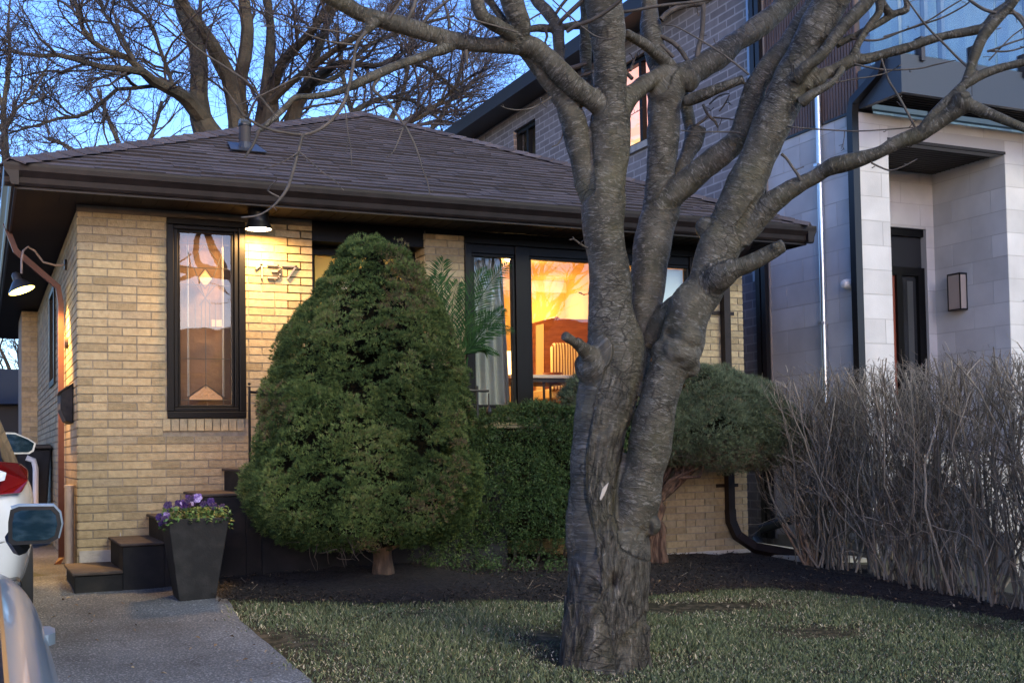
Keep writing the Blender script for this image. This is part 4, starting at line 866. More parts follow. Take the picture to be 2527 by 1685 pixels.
# ------------------------------------------------------------------ cars
def car(name, label, XS, Y0, L, zg, paint, trim, kind, mirror):
    """XS: x of the right flank (widest); rear bumper at Y0, nose at Y0+L, pointing +Y"""
    Wd = 1.80; xc = XS-Wd/2; g = gz(0, Y0+.7); g1 = gz(0, Y0+L-.8); t = thing(name, label, 'car', (xc, Y0+L/2, gz(0, Y0+L/2)))
    gr_ = lambda y: g+(g1-g)*(y-Y0-.7)/(L-1.5)
    if kind == 'suv': st_ = [(0, .70, .45, .80), (.04, .86, .34, .98), (.12, .93, .30, 1.02), (.5, 1.0, .28, 1.03), (.8, 1, .27, 1.02), (1.4, 1, .24, 1.0), (2.4, 1, .24, .98), (3.2, 1, .24, .96), (3.7, .99, .25, .92), (4.2, .93, .28, .84), (4.45, .80, .34, .70), (4.55, .62, .40, .6)]
    else: st_ = [(0, .66, .42, .78), (.05, .84, .30, .90), (.2, .93, .26, .95), (.6, .975, .24, .955), (1.1, .99, .22, .945), (1.9, 1, .20, .93), (2.6, 1, .20, .92), (3.2, .995, .21, .90), (3.7, .97, .22, .84), (4.15, .90, .24, .76), (4.4, .78, .30, .66), (4.5, .62, .38, .56)]
    sc = L/st_[-1][0]; rings = []
    for (y, w_, z0, z1) in st_:
        hw = Wd/2*w_; y = Y0+y*sc; q = gr_(y); zz = q+z1; pr = [(0, q+z0), (.72, q+z0), (.90, q+z0+.03), (.955, q+z0+.12), (.985, q+z0+.28), (1.0, zz-.30), (.992, zz-.17), (.965, zz-.09), (.90, zz-.02), (.80, zz+.012), (.4, zz+.035), (0, zz+.042)]
        rings.append([(xc+a*hw, y, b) for a, b in pr]+[(xc-a*hw, y, b) for a, b in pr[-2:0:-1]])
    mb = MB(); n = len(rings[0]); mb.add([p for r_ in rings for p in r_], [(i*n+j, i*n+(j+1) % n, (i+1)*n+(j+1) % n, (i+1)*n+j) for i in range(len(rings)-1) for j in range(n)]+[tuple(range(n))[::-1], tuple(range((len(rings)-1)*n, len(rings)*n))])
    bd = mb.build('body', paint, t, smooth=True); m_ = bd.modifiers.new('s', 'SUBSURF'); m_.levels = 2; m_.render_levels = 2
    # greenhouse
    gh_ = [(.25, .80, .0), (.55, .86, .40), (1.4, .86, .50), (2.3, .85, .50), (2.75, .84, .40), (3.35, .80, .0)] if kind == 'suv' else [(.75, .76, .0), (1.15, .77, .34), (1.7, .77, .46), (2.3, .77, .46), (2.75, .75, .36), (3.3, .74, .0)]
    rings = []
    for (y, w_, h) in gh_:
        y = Y0+y*sc; q = gr_(y)+(1.0 if kind == 'suv' else .925); hw = Wd/2
        rings.append([(xc-hw*w_*1.06, y, q), (xc-hw*(w_-.14*h/.5), y, q+h*.92), (xc-hw*(w_-.3), y, q+h+.03*(h > 0)), (xc, y, q+h*1.05+.03*(h > 0)), (xc+hw*(w_-.3), y, q+h+.03*(h > 0)), (xc+hw*(w_-.14*h/.5), y, q+h*.92), (xc+hw*w_*1.06, y, q)])
    mb = MB(); n = 7; mb.add([p for r_ in rings for p in r_], [(i*n+j, i*n+j+1, (i+1)*n+j+1, (i+1)*n+j) for i in range(5) for j in range(6)]); mb.m = [0 if (k % 6 in (0, 5) or k//6 in (0, 4)) else 1 for k in range(30)]
    mb.build('cabin', [mat('car_glass', (.01, .012, .015), .06), paint], t, smooth=True)
    # wheels
    for s_, yy in ((1, Y0+.78*sc), (-1, Y0+.78*sc), (1, Y0+3.55*sc), (-1, Y0+3.55*sc)):
        c = (xc+s_*(Wd/2-.115), yy, gr_(yy)+.31); mb = MB(); mb.lathe(c, [(.20, -.1), (.29, -.1), (.315, -.07), (.315, .07), (.29, .1), (.20, .1), (.20, -.1)], 28, axis=(1, 0, 0)); wh = mb.build('wheel', mat('tyre', (.015, .015, .016), .85), t, True)
        mb = MB(); mb.lathe(c, [(0, .07*s_), (.05, .09*s_), (.06, .06*s_), (.19, .075*s_), (.205, .09*s_), (.2, .0)], 10, axis=(1, 0, 0)); mb.build('rim', mat('rim', (.3, .31, .33), .3, .8), wh)
    # lights
    red = mat('tail_red', (.17, .006, .006), .12, coat=.8)
    for s_ in (1, -1):
        z = gr_(Y0)+1.0 if kind == 'suv' else gr_(Y0)+.72; hw = Wd/2
        mb = MB(); P = [(s_*hw*.70, -.015, .10), (s_*hw*.80, .0, .115), (s_*hw*.93, .07, .10), (s_*hw*.985, .22, .045), (s_*hw*.985, .22, -.05), (s_*hw*.94, .07, -.13), (s_*hw*.80, -.01, -.14), (s_*hw*.70, -.02, -.10)]
        kz = .72 if kind == 'suv' else 1; mb.prism([(xc+a*(.955 if kind == 'suv' else 1), Y0+b-.02, z+c*kz) for a, b, c in P], (0, .1, 0)); tl_ = mb.build('tail_light', red, t, bevel=.012)
        mb = MB(); mb.prism([(xc+s_*hw*a, Y0+b-.035, z+c) for a, b, c in ((.66, -.01, .03), (.76, -.008, .04), (.81, .0, .02), (.80, .0, -.02), (.74, -.01, -.035), (.66, -.015, -.03))], (0, .02, 0)); mb.build('lamp_lens', mat('clear_lens', (.6, .65, .7), .15), tl_)
        mb = MB(); zn = gr_(Y0+L)+.66; mb.lathe((xc+s_*hw*.72, Y0+L-.16, zn), [(0, .09), (.08, .07), (.1, .0)], 16, axis=(s_*.4, 1, .2)); mb.build('headlight', mat('headlight', (.7, .72, .75), .1), t, True)
        for yd in ((1.62, 2.72) if kind != 'suv' else (1.45, 2.55)):
            yq = XS
            y_ = Y0+yd*sc; zq = gr_(y_)+.775; xo = xc+s_*(hw-.030); mb = MB(); mb.prism([(xo-s_*.02, y_-.11, zq-.016), (xo+s_*.012, y_-.105, zq-.016), (xo+s_*.034, y_-.06, zq-.016), (xo+s_*.038, y_+.04, zq-.016), (xo+s_*.026, y_+.10, zq-.016), (xo-s_*.02, y_+.11, zq-.016)], (0, 0, .034)); mb.build('door_handle', paint, t, True)
        # mirror
        ym = mirror[0]; zc, xi, xo_, hz = mirror[1:]; m_x = lambda f: xc+s_*((xi+(xo_-xi)*f)-xc)
        outl = [(.0, -.42), (.08, -.5), (.75, -.5), (.93, -.38), (1.0, .0), (.96, .3), (.85, .48), (.2, .5), (.04, .42), (0, .1)] if kind != 'suv' else [(.0, .25), (.04, .5), (.35, .48), (.78, .2), (1.0, -.02), (.93, -.38), (.80, -.5), (.2, -.5), (.08, -.35)]
        for nm, k_, yo, th_, mt_ in (('mirror', 1.0, 0, .11, paint if kind == 'suv' else trim),):
            mb = MB(); P0 = [(m_x(f), ym, zc+v*hz) for f, v in outl]; cx_ = m_x(.5)
            P1 = [(cx_+(p[0]-cx_)*.92, ym+.07, zc+(p[2]-zc)*.9) for p in P0]; P2 = [(cx_+(p[0]-cx_)*.6, ym+.13, zc+(p[2]-zc)*.55) for p in P0]; nn_ = len(outl)
            mb.add(P0+P1+P2, [tuple(range(nn_))]+[(i, (i+1) % nn_, nn_+(i+1) % nn_, nn_+i) for i in range(nn_)]+[(nn_+i, nn_+(i+1) % nn_, 2*nn_+(i+1) % nn_, 2*nn_+i) for i in range(nn_)]+[tuple(range(2*nn_, 3*nn_))])
            mr = mb.build('mirror', mt_, t, smooth=True)
            mb = MB(); mb.tube([(xc+s_*(hw*.93), ym+.12, zc-hz*.62), (m_x(.08), ym+.05, zc-hz*.30)], [.035, .028], 8); mb.build('mirror_arm', trim, mr, True)
            mb = MB(); G0 = [(m_x(.5)+(p[0]-m_x(.5))*(.84 if kind != 'suv' else .88), ym-.004, zc+(p[2]-zc)*(.80 if kind != 'suv' else .84)) for p in P0]; mb.add(G0, [tuple(range(nn_))])
            gmm = mat('mirror_glass', (.10, .22, .30), .05, .9, noise_=(14, (.25, .42, .52), .45, .62), stretch=(1, 1, 2.5)); mb.build('mirror_glass', gmm, mr)
            if kind != 'suv':
                mb = MB(); top = [(m_x(f), zc+v*hz) for f, v in ((.06, .44), (.2, .5), (.85, .48), (.96, .3), (1, 0), (.93, -.38))]
                mb.tube([(a, ym+.02, b+.002) for a, b in top], .008, 6); mb.build('mirror_cap', paint, mr, True)
    for s_ in (1, -1):
        hw = Wd/2; ya, yb = Y0+.5*sc, Y0+3.7*sc
        mb = MB(); mb.tube([(xc+s_*(hw-.022), y, gr_(y)+.50) for y in np.linspace(ya+.55, yb-.55, 8)], .013, 6); mb.build('side_moulding', trim, t, True)
        mb = MB(); mb.tube([(xc+s_*(hw*.80+.02), y, gr_(y)+(.945 if kind != 'suv' else 1.02)) for y in np.linspace(ya+.5, yb-.6, 8)], .012, 6); mb.build('window_trim', trim, t, True)
    mb = MB(); mb.box(xc-.26, xc+.26, Y0-.035, Y0-.01, gr_(Y0)+.55, gr_(Y0)+.66); mb.build('licence_plate', M['white'], t)
    mb = MB(); mb.box(xc-Wd/2*.9, xc+Wd/2*.90, Y0-.05, Y0+.2, gr_(Y0)+.24, gr_(Y0)+.44); mb.build('bumper', trim, t, bevel=.03)
    return t
black_tr = mat('black_trim', (.012, .012, .013), .3)
p0 = onY(20, 1296, 4.75); p1 = onY(152, 1296, 4.75); zc = (onY(86, 1248, 4.75)[2]+onY(86, 1342, 4.75)[2])/2; hz = onY(86, 1248, 4.75)[2]-onY(86, 1342, 4.75)[2]
car('parked_car', 'silver blue car nearest the camera with black rectangular door mirror', .205, 1.20, 4.5, 0, mat('silver_blue_paint', (.30, .38, .48), .28, .25, coat=.6), black_tr, 'sedan', (4.75, zc, p0[0], p1[0], hz))
q0, q1 = onY(8, 1092, 9.9), onY(89, 1092, 9.9); zc = (onY(48, 1066, 9.9)[2]+onY(48, 1120, 9.9)[2])/2; hz = onY(48, 1066, 9.9)[2]-onY(48, 1120, 9.9)[2]
car('parked_car', 'white car with red tail light parked further up the drive by the side wall', .30, 7.0, 4.6, 0, mat('white_paint_car', (.62, .63, .62), .25, 0, coat=.8), black_tr, 'suv', (9.9, zc, q0[0], q1[0], hz))
b = MB(); b.box(panes[2][0]+.02, panes[2][1]-.02, FY+.075, FY+.08, 1.02, 1.80); b.tube([(panes[2][0]+.02, FY+.0775, 1.01), (panes[2][1]-.02, FY+.0775, 1.01)], .012, 8); tag(b.build('sky_reflection_sheet', mat('sky_reflection_pale', (.56, .66, .64), .8), loc=(6.2, FY+.08, 1.0)), 'added pale sheet imitating the sky reflection in the right pane of the wide window', 'blind')  # added pale sheet, its colour imitates the sky reflected in the right pane
gp_ = RP(1362, 765, 13.0); light('lamp_bulb', 'POINT', tuple(gp_), 2.6, (1, .72, .26), cab, .06)
# dead leaves blown over lawn, bed and drive
n = 420; X = np.concatenate([rng.uniform(1.6, 7.2, 330), rng.uniform(.2, 1.6, 90)]); Y = np.concatenate([rng.uniform(5.4, 9.0, 330), rng.uniform(4.5, 8.9, 90)]); Z = gz(X, Y)+np.where(X > dwx(Y), .035, .012)
V = []; 
for x, y, z in zip(X, Y, Z):
    a = rng.uniform(0, 2*pi); s = rng.uniform(.008, .02); u = np.array([cos(a), sin(a), rng.normal()*.3])*s; v = np.array([-sin(a), cos(a), rng.normal()*.3])*s*rng.uniform(.3, .7); c = np.array([x, y, z]); up3 = np.array([0, 0, s*.35])
    V += [c-u, c-v+up3, c+u, c+v+up3]
o = np_mesh('fallen_leaves', np.array(V), np.arange(4*n).reshape(n, 4), mat('dead_leaf', (.2, .13, .07), .8, rcol=[(0, (.09, .055, .03)), (.6, (.22, .15, .085)), (1, (.42, .34, .22))]), np.repeat(rng.uniform(0, 1, n), 4)); tag(o, 'small curled brown dead leaves blown over the lawn and drive', 'leaves', kind='stuff')
# ------------------------------------------------------------------ foliage
def tufts(C, D, ln, wd, k, spread, m, name, parent, rn):
    """at each centre C a spray of k narrow triangles around direction D"""
    n = len(C); D = norm(D); c = np.repeat(C, k, 0); d = norm(np.repeat(D, k, 0)+rng.normal(size=(n*k, 3))*spread)
    s = norm(np.cross(d, rng.normal(size=(n*k, 3)))); L = rng.uniform(*ln, n*k)[:, None]; Wd = rng.uniform(*wd, n*k)[:, None]
    V = np.stack([c-s*Wd, c+s*Wd, c+d*L], 1).reshape(-1, 3)
    return np_mesh(name, V, np.arange(3*n*k).reshape(-1, 3), m, np.repeat(np.clip(np.repeat(rn, k)+rng.normal(size=n*k)*.06, 0, 1), 3), parent=parent)
def lumpy(centres, normals, rad, per, squash=1.0):
    """tuft centres on the outer side of many small lumps"""
    n = len(centres); c = np.repeat(centres, per, 0); N = np.repeat(normals, per, 0); r = np.repeat(rad, per)
    u = norm(rng.normal(size=(n*per, 3))); dot = np.sum(u*N, 1, keepdims=True); u = np.where(dot < -.15, u-2*dot*N, u)
    u[:, 2] = np.where(u[:, 2] < -.3, -u[:, 2], u[:, 2]); u = norm(u)
    return c+u*r[:, None]*np.array([1, 1, squash]), u
# --- dwarf spruce
CB = Vector((2.72, 8.36, gz(2.72, 8.36)+.03))
sp = thing('conifer', 'large dense cone shaped green conifer in front of the porch', 'conifer', CB)
pxm = 8.75/F*1.0744
prof = [(545, 18), (555, 42), (575, 66), (600, 86), (650, 120), (700, 148), (750, 178), (800, 208), (850, 222), (900, 233), (950, 241), (1000, 245), (1050, 254), (1100, 270), (1150, 264), (1200, 244), (1228, 190), (1243, 120), (1250, 40)]
pz = np.array([CB.z+(1318-a)*pxm for a, b in prof])[::-1]; pr = np.array([b*pxm*.915 for a, b in prof])[::-1]
cxs, cys = 2.655, 8.38
def lean(q): return -.075*np.clip((1.0-q)/1.2, 0, 1)
def spruce_surface(n):
    z = rng.uniform(pz[0], pz[-1], n*4); r = np.interp(z, pz, pr); k = rng.uniform(0, pr.max()*1.02, n*4) < r+.06; z = z[k][:n]; r = r[k][:n]; n = len(z)
    th = rng.uniform(0, 2*pi, n); dr = np.interp(z+.02, pz, pr)-np.interp(z-.02, pz, pr)
    N = norm(np.stack([np.cos(th), np.sin(th), -dr/.04*.8], 1))
    ns = np.array([noise.noise(Vector((cos(t)*2.0, sin(t)*2.0, q*2.6)))*.6+noise.noise(Vector((cos(t)*5, sin(t)*5, q*6+3)))*.4 for t, q in zip(th, z)])
    r = r*(1+.03*np.cos(3*th))+ns*.13+.004
    P = np.stack([cxs+lean(z)+r*np.cos(th), cys+r*np.sin(th), z], 1); return P, N, ns, th, z
P, N, ns, th, z = spruce_surface(4000)
bump_ = np.array([noise.noise(Vector(p*4)) for p in P])
rad = rng.uniform(.03, .085, len(P))*(1+.6*np.clip(bump_, -.6, .8))
# hollow where the twiggy inside and the porch lamp show through
def hole(x, y, w_, h_):
    c = at(x, y, 7.95); e = np.array([((p-c)@RT/w_)**2+((p-c)@UP/h_)**2 for p in P]); front = (P[:, 1] < cys)
    return front & (e < 1)
kill = hole(900, 893, .085, .06) | hole(985, 865, .07, .03) | hole(773, 1100, .12, .045) | hole(1050, 1118, .14, .04) 
P, N, ns, rad, z = P[~kill], N[~kill], ns[~kill], rad[~kill], z[~kill]
C, U = lumpy(P, N, rad, 24, .8)
brown = np.clip(np.array([noise.noise(Vector(p*1.6+Vector((3, 0, 5)))) for p in map(Vector, P)])-.22, 0, 1)*3
side = (P-np.array([cxs, cys, 0]))@RT
brown += np.clip(side-.45, 0, 1)*1.2*(z > CB.z+.9)
rn = np.clip(rng.uniform(0, .75, len(P))*.7+.9*ns+.12, 0, .92); isb = rng.uniform(0, 1, len(P)) < brown*.5; rn = np.where(isb, 1.0, rn)
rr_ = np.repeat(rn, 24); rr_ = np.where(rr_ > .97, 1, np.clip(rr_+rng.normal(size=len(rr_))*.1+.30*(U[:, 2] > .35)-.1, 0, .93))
print('conifer tufts', len(C))
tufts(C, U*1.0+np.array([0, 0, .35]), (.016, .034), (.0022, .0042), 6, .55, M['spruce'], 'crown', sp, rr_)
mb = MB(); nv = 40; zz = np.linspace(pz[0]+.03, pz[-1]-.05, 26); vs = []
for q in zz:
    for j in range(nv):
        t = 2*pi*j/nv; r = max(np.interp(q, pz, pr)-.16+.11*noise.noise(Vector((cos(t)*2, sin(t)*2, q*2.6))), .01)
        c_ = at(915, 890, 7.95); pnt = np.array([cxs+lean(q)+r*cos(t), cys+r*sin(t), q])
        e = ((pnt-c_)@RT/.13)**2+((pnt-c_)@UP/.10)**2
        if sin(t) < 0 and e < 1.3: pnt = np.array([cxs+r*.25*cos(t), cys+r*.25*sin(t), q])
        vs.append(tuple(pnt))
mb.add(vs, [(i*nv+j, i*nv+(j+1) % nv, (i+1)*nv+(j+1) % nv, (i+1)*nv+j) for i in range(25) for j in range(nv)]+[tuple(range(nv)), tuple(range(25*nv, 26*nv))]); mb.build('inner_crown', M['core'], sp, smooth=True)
mb = MB(); mb.tube([CB-Vector((0, 0, .08)), CB+Vector((0, 0, .03)), CB+Vector((-.005, 0, .15)), CB+Vector((-.01, 0, .35)), CB+Vector((-.04, 0, .8))], [.13, .088, .07, .066, .05], 14)
for a, l_, zz_ in ((-2.6, .40, .18), (-2.9, .30, .2), (-.5, .34, .2), (.4, .3, .22), (-2.2, .35, .25), (3, .36, .26), (-1.2, .3, .26)):
    d = Vector((cos(a), sin(a)*.6, .55)); mb.tube([CB+Vector((-.01, 0, zz_)), CB+Vector((-.01, 0, zz_))+d*l_*.4+Vector((0, 0, -.03)), CB+Vector((0, 0, zz_))+d*l_+Vector((0, 0, .05))], [.018, .012, .007], 6)
mb.build('trunk', mat('conifer_bark', (.055, .038, .027), .9, noise_=(25, (.12, .085, .06), .42, .68), bump=(60, 1, .015), stretch=(1, 1, .3)), sp, smooth=True)
# dead twigs under the left skirt
base = np.tile(np.array([[CB.x-.35, CB.y-.35, CB.z+.42]]), (60, 1))+rng.normal(size=(60, 3))*[.12, .08, .07]
Pt = wiggle(base, norm(rng.normal(size=(60, 3))+[-.2, -.3, -.8]), rng.uniform(.12, .32, 60), 6, .3); V, q = batch_tubes(Pt, np.linspace(.004, .0015, 6)[None]*np.ones((60, 1))); np_mesh('dead_twig', V, q, M['twig'], parent=sp)

# --- clipped yew under the wide window
yw = thing('clipped_bush', 'dark green boxy clipped bush under the wide window', 'bush', (4.6, 9.2, gz(4.6, 9.2)))
n = 5700; x0, x1, y0, y1, zt_ = 3.30, 5.25, 8.85, 9.62, .30
f = rng.uniform(0, 1, n); P = np.zeros((n, 3)); N = np.zeros((n, 3)); zb_ = gz(4.6, 9.1)+.17
for i in range(n):
    if f[i] < .30: P[i] = (rng.uniform(x0, x1), rng.uniform(y0, y1), zt_); N[i] = (0, -.2, 1)
    elif f[i] < .85: P[i] = (rng.uniform(x0, x1), y0, rng.uniform(zb_, zt_)); N[i] = (0, -1, .2)
    elif f[i] < .93: P[i] = (x1, rng.uniform(y0, y1), rng.uniform(zb_, zt_)); N[i] = (1, 0, .2)
    else: P[i] = (x0, rng.uniform(y0, y1), rng.uniform(zb_, zt_)); N[i] = (-1, 0, .2)
q = np.array([noise.noise(Vector((p[0]*2.2, p[1]*2.2, p[2]*2.2)))*.12+noise.noise(Vector((p[0]*7, p[1]*7, p[2]*7)))*.06 for p in P])
rnd_edge = np.clip((P[:, 2]-(zt_-.18))/.18, 0, 1)*(N[:, 2] < .5); low = np.clip((zb_+.25-P[:, 2])/.25, 0, 1)
P += norm(N)*(q-.09*rnd_edge**2-.16*low**2)[:, None]
C, U = lumpy(P, norm(N), rng.uniform(.025, .06, n), 9)
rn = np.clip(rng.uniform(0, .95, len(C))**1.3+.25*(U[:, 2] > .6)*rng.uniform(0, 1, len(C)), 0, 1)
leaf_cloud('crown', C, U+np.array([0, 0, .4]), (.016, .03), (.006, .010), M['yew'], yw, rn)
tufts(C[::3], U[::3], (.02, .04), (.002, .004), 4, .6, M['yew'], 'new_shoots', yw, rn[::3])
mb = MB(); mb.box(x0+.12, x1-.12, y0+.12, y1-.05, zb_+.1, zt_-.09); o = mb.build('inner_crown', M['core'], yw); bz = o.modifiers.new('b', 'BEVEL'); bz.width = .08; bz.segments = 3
mb = MB()
for k in range(9): x = x0+.15+k*.19; mb.tube([(x+rng.normal()*.03, 9.2, gz(x, 9.2)-.05), (x, 9.15+rng.normal()*.08, gz(x, 9.2)+.2), (x+rng.normal()*.06, 9.1, zb_+.3)], [.014, .012, .01], 6)
mb.build('stem', M['twig'], yw)
# low sprigs at its foot
sg = thing('low_sprigs', 'small sparse green sprigs at the foot of the clipped bush', 'shrub', (3.9, 8.75, gz(3.9, 8.75)))
b0 = np.stack([rng.uniform(3.1, 4.35, 70), rng.uniform(8.45, 8.95, 70), np.zeros(70)], 1); b0[:, 2] = gz(b0[:, 0], b0[:, 1])+.02
Pt = wiggle(b0, norm(rng.normal(size=(70, 3))*.6+[0, -.2, 1]), rng.uniform(.08, .22, 70), 6, .2); V, q = batch_tubes(Pt, np.linspace(.003, .001, 6)[None]*np.ones((70, 1))); np_mesh('stem', V, q, M['twig'], parent=sg)
C = np.repeat(Pt[:, 2:].reshape(-1, 3), 7, 0)+rng.normal(size=(70*4*7, 3))*.018; leaf_cloud('leaves', C, np.array([[0, -.3, 1.]]), (.02, .035), (.007, .012), M['yew'], sg, rng.uniform(.4, 1, len(C)))

# --- cloud pruned juniper in front of the right end of the wall
JB = Vector((5.62, 9.25, gz(5.62, 9.25)))
ju = thing('pruned_juniper', 'flat topped grey green juniper on a twisted reddish trunk beside the downspout', 'juniper', JB)
def blob(cx, cy, cz, rx, ry, rz, n):
    u = norm(rng.normal(size=(n, 3))); u[:, 2] = np.abs(u[:, 2])*np.where(rng.uniform(0, 1, n) < .30, -1, 1)
    return np.stack([cx+u[:, 0]*rx, cy+u[:, 1]*ry, cz+u[:, 2]*rz*np.where(u[:, 2] < 0, .75, 1)], 1), norm(u/np.array([rx, ry, rz]))
PS = [blob(6.18, 9.17, .18, .86, .52, .52, 2900), blob(5.35, 9.2, .26, .62, .42, .36, 900), blob(6.80, 9.1, .06, .32, .36, .34, 700), blob(4.95, 9.12, .33, .30, .26, .30, 360)]
P = np.concatenate([a for a, b in PS]); N = np.concatenate([b for a, b in PS])
q = np.array([noise.noise(Vector(p*2.4))*.13+noise.noise(Vector(p*7))*.05 for p in P]); P = P+N*q[:, None]
C, U = lumpy(P, N, rng.uniform(.03, .065, len(P)), 13, .7)
low = np.clip(.05-C[:, 2], 0, .4)/.4+np.clip(C[:, 0]-6.65, 0, .5)*.9*(C[:, 2] < .25)
kk = rng.uniform(0, 1, len(C)) > low*.85; C, U, low = C[kk], U[kk], low[kk]
rn = np.clip(rng.uniform(0, .8, len(C))+.15*(U[:, 2] > .5), 0, .86); rn = np.where(rng.uniform(0, 1, len(C)) < .05+low*.8, 1, rn)
tufts(C, U+np.array([.0, 0, .25]), (.02, .060), (.0018, .0032), 6, .5, M['juniper'], 'crown', ju, rn)
b_ = np.stack([rng.uniform(5.0, 7.0, 900), rng.uniform(8.85, 9.45, 900), rng.uniform(-.05, .12, 900)], 1)
Pt = wiggle(b_, norm(rng.normal(size=(900, 3))*.8+[.4, -.3, -.35]), rng.uniform(.1, .3, 900), 6, .3); V, q = batch_tubes(Pt, np.linspace(.004, .0013, 6)[None]*np.ones((900, 1))); np_mesh('bare_twigs', V, q, M['twig'], parent=ju)
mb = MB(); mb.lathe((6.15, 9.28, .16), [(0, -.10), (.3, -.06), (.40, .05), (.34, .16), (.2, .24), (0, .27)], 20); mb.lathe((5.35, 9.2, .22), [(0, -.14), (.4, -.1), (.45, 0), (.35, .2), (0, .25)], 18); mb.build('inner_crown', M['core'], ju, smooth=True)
rb = mat('juniper_bark', (.045, .024, .018), .9, noise_=(30, (.15, .09, .065), .42, .68), bump=(50, 1, .02), stretch=(1, 1, .25))
mb = MB()
for k, (dx, dy) in enumerate(((0, 0), (.05, -.03), (-.045, .02), (.09, .03))):
    mb.tube([JB+Vector((dx, dy, -.05)), JB+Vector((dx-.03, dy, .15)), JB+Vector((dx*.4+.02, dy, .34)), JB+Vector((-dx, -dy, .52)), JB+Vector((dx*2+.02, dy, .70)), JB+Vector((.15+dx*3, 0, .88)), JB+Vector((.42+dx*5, -.03, 1.02)), JB+Vector((.8+dx*5, 0, 1.12))], [.055, .045, .04, .042, .036, .032, .026, .02], 9)
for k in range(7): a = rng.uniform(.2, .9); mb.tube([JB+Vector((0, 0, .6)), JB+Vector((.3*a, -.12, .75+.1*a)), JB+Vector((.75*a, -.2+.05*k, .80+.08*k*a)), JB+Vector((1.1*a, -.1, 1.0))], [.022, .018, .014, .01], 6)
mb.build('trunk', rb, ju, smooth=True)

# ------------------------------------------------------------------ bare hedge along the property line
hg = thing('bare_hedge', 'tall leafless grey clipped hedge in front of the grey stone house', 'hedge', (7.1, 7.5, gz(7.1, 7.5)))
def bare(bases, top, nst, name, parent, fan=.28, dens=1.0, m=None, lim=.62):
    V_, Q_, R_, o_ = [], [], [], 0
    b = np.repeat(bases, nst, 0)+rng.normal(size=(len(bases)*nst, 3))*[.06, .06, 0]; n = len(b)
    d = norm(rng.normal(size=(n, 3))*[fan, fan, 0]+[0, 0, 1]); L = (top-b[:, 2])*rng.uniform(.8, 1.03, n)
    P1 = wiggle(b, d, L*1.24, 14, .17, .13); ok_ = np.abs(P1[:, :, :2]-P1[:, :1, :2]).max((1, 2)) < lim; P1 = P1[ok_]; n = len(P1); R1 = rng.uniform(.005, .014, n)[:, None]*np.linspace(1, .35, 14)[None]
    P2, R2 = children_of(P1, R1, int(5*dens), .1, .85, .7, .3, .85, 8, .28, .12, .0055, .4)
    P3, R3 = children_of(P2, R2, int(4*dens), .2, .95, .7, .12, .42, 5, .16, .06, .0034, .5)
    P4, R4 = children_of(P1, R1, int(9*dens), .62, 1, .9, .10, .30, 5, .25, .10, .0032, .5)
    for Pn, Rn, s_ in ((P1, R1, 5), (P2, R2, 4), (P3, R3, 3), (P4, R4, 3)):
        cut = top+.035*rng.normal(size=len(Pn)); over = np.maximum.accumulate(Pn[:, :, 2] > cut[:, None], axis=1); keep = ~over[:, 1]; Pn, Rn, over = Pn[keep].copy(), Rn[keep].copy(), over[keep]
        for k_ in range(1, Pn.shape[1]):
            o2 = over[:, k_]; Pn[o2, k_] = Pn[o2, k_-1]; Rn[o2, k_] = 0
        V, q = batch_tubes(Pn, Rn, s_); V_.append(V); Q_.append(q+o_); R_.append(np.repeat(rng.uniform(0, 1, len(Pn)), Pn.shape[1]*s_)); o_ += len(V)
    return np_mesh(name, np.concatenate(V_), np.concatenate(Q_), m or M['hedge'], np.concatenate(R_), parent=parent)
hb = []
for y, x in zip(np.linspace(8.62, 4.6, 18), np.linspace(7.22, 7.05, 18)): hb.append((x+rng.normal()*.07, y, gz(x, y)))
hb = np.array(hb); bare(hb, .70, 23, 'stems', hg, .24, lim=.75)
bs = thing('bare_shrub', 'bare shrub with tan stems fanning from one clump at the left end of the hedge', 'shrub', G(2010, 1402))
c = G(2010, 1400); bare(np.array([c+[0, 0, 0], c+[.12, -.1, 0]]), .60, 26, 'stems', bs, .34, 1.3, lim=.95); 
mb = MB()
for k in range(16):
    a = rng.uniform(-1, 1); mb.tube([c+np.array([a*.10, rng.normal()*.05, -.02]), c+np.array([a*.20, rng.normal()*.06, .14]), c+np.array([a*.42+rng.normal()*.05, rng.normal()*.1, .42])], [.018, .013, .008], 6)
mb.build('old_stems', mat('tan_stem', (.17, .115, .08), .8, noise_=(20, (.24, .18, .13), .4, .7)), bs)

# ------------------------------------------------------------------ the cherry tree on the lawn
TB = Vector((3.17, 5.81, gz(3.17, 5.81)))
ct = thing('cherry_tree', 'large bare multi stemmed cherry tree with banded grey bark on the lawn', 'tree', TB)
def spl(pts, step, k=1.0):
    """pts: (x, y, r_px, depth) -> smooth 3-D path"""
    K = [np.append(at(x, y, d*k), r/F*d*k) for x, y, r, d in pts]; K = [2*K[0]-K[1]]+K+[2*K[-1]-K[-2]]; out = []
    for i in range(1, len(K)-2):
        L = np.linalg.norm(K[i+1][:3]-K[i][:3]); n = max(1, int(L/step))
        for j in range(n):
            t = j/n; a, b, c, d = K[i-1:i+3]; out.append(.5*((2*b)+(c-a)*t+(2*a-5*b+4*c-d)*t*t+(-a+3*b-3*c+d)*t**3))
    out.append(K[-2]); o = np.array(out); o[:, 3] = np.maximum(o[:, 3], .0008); return o
D0 = 6.40; DK = 1.018
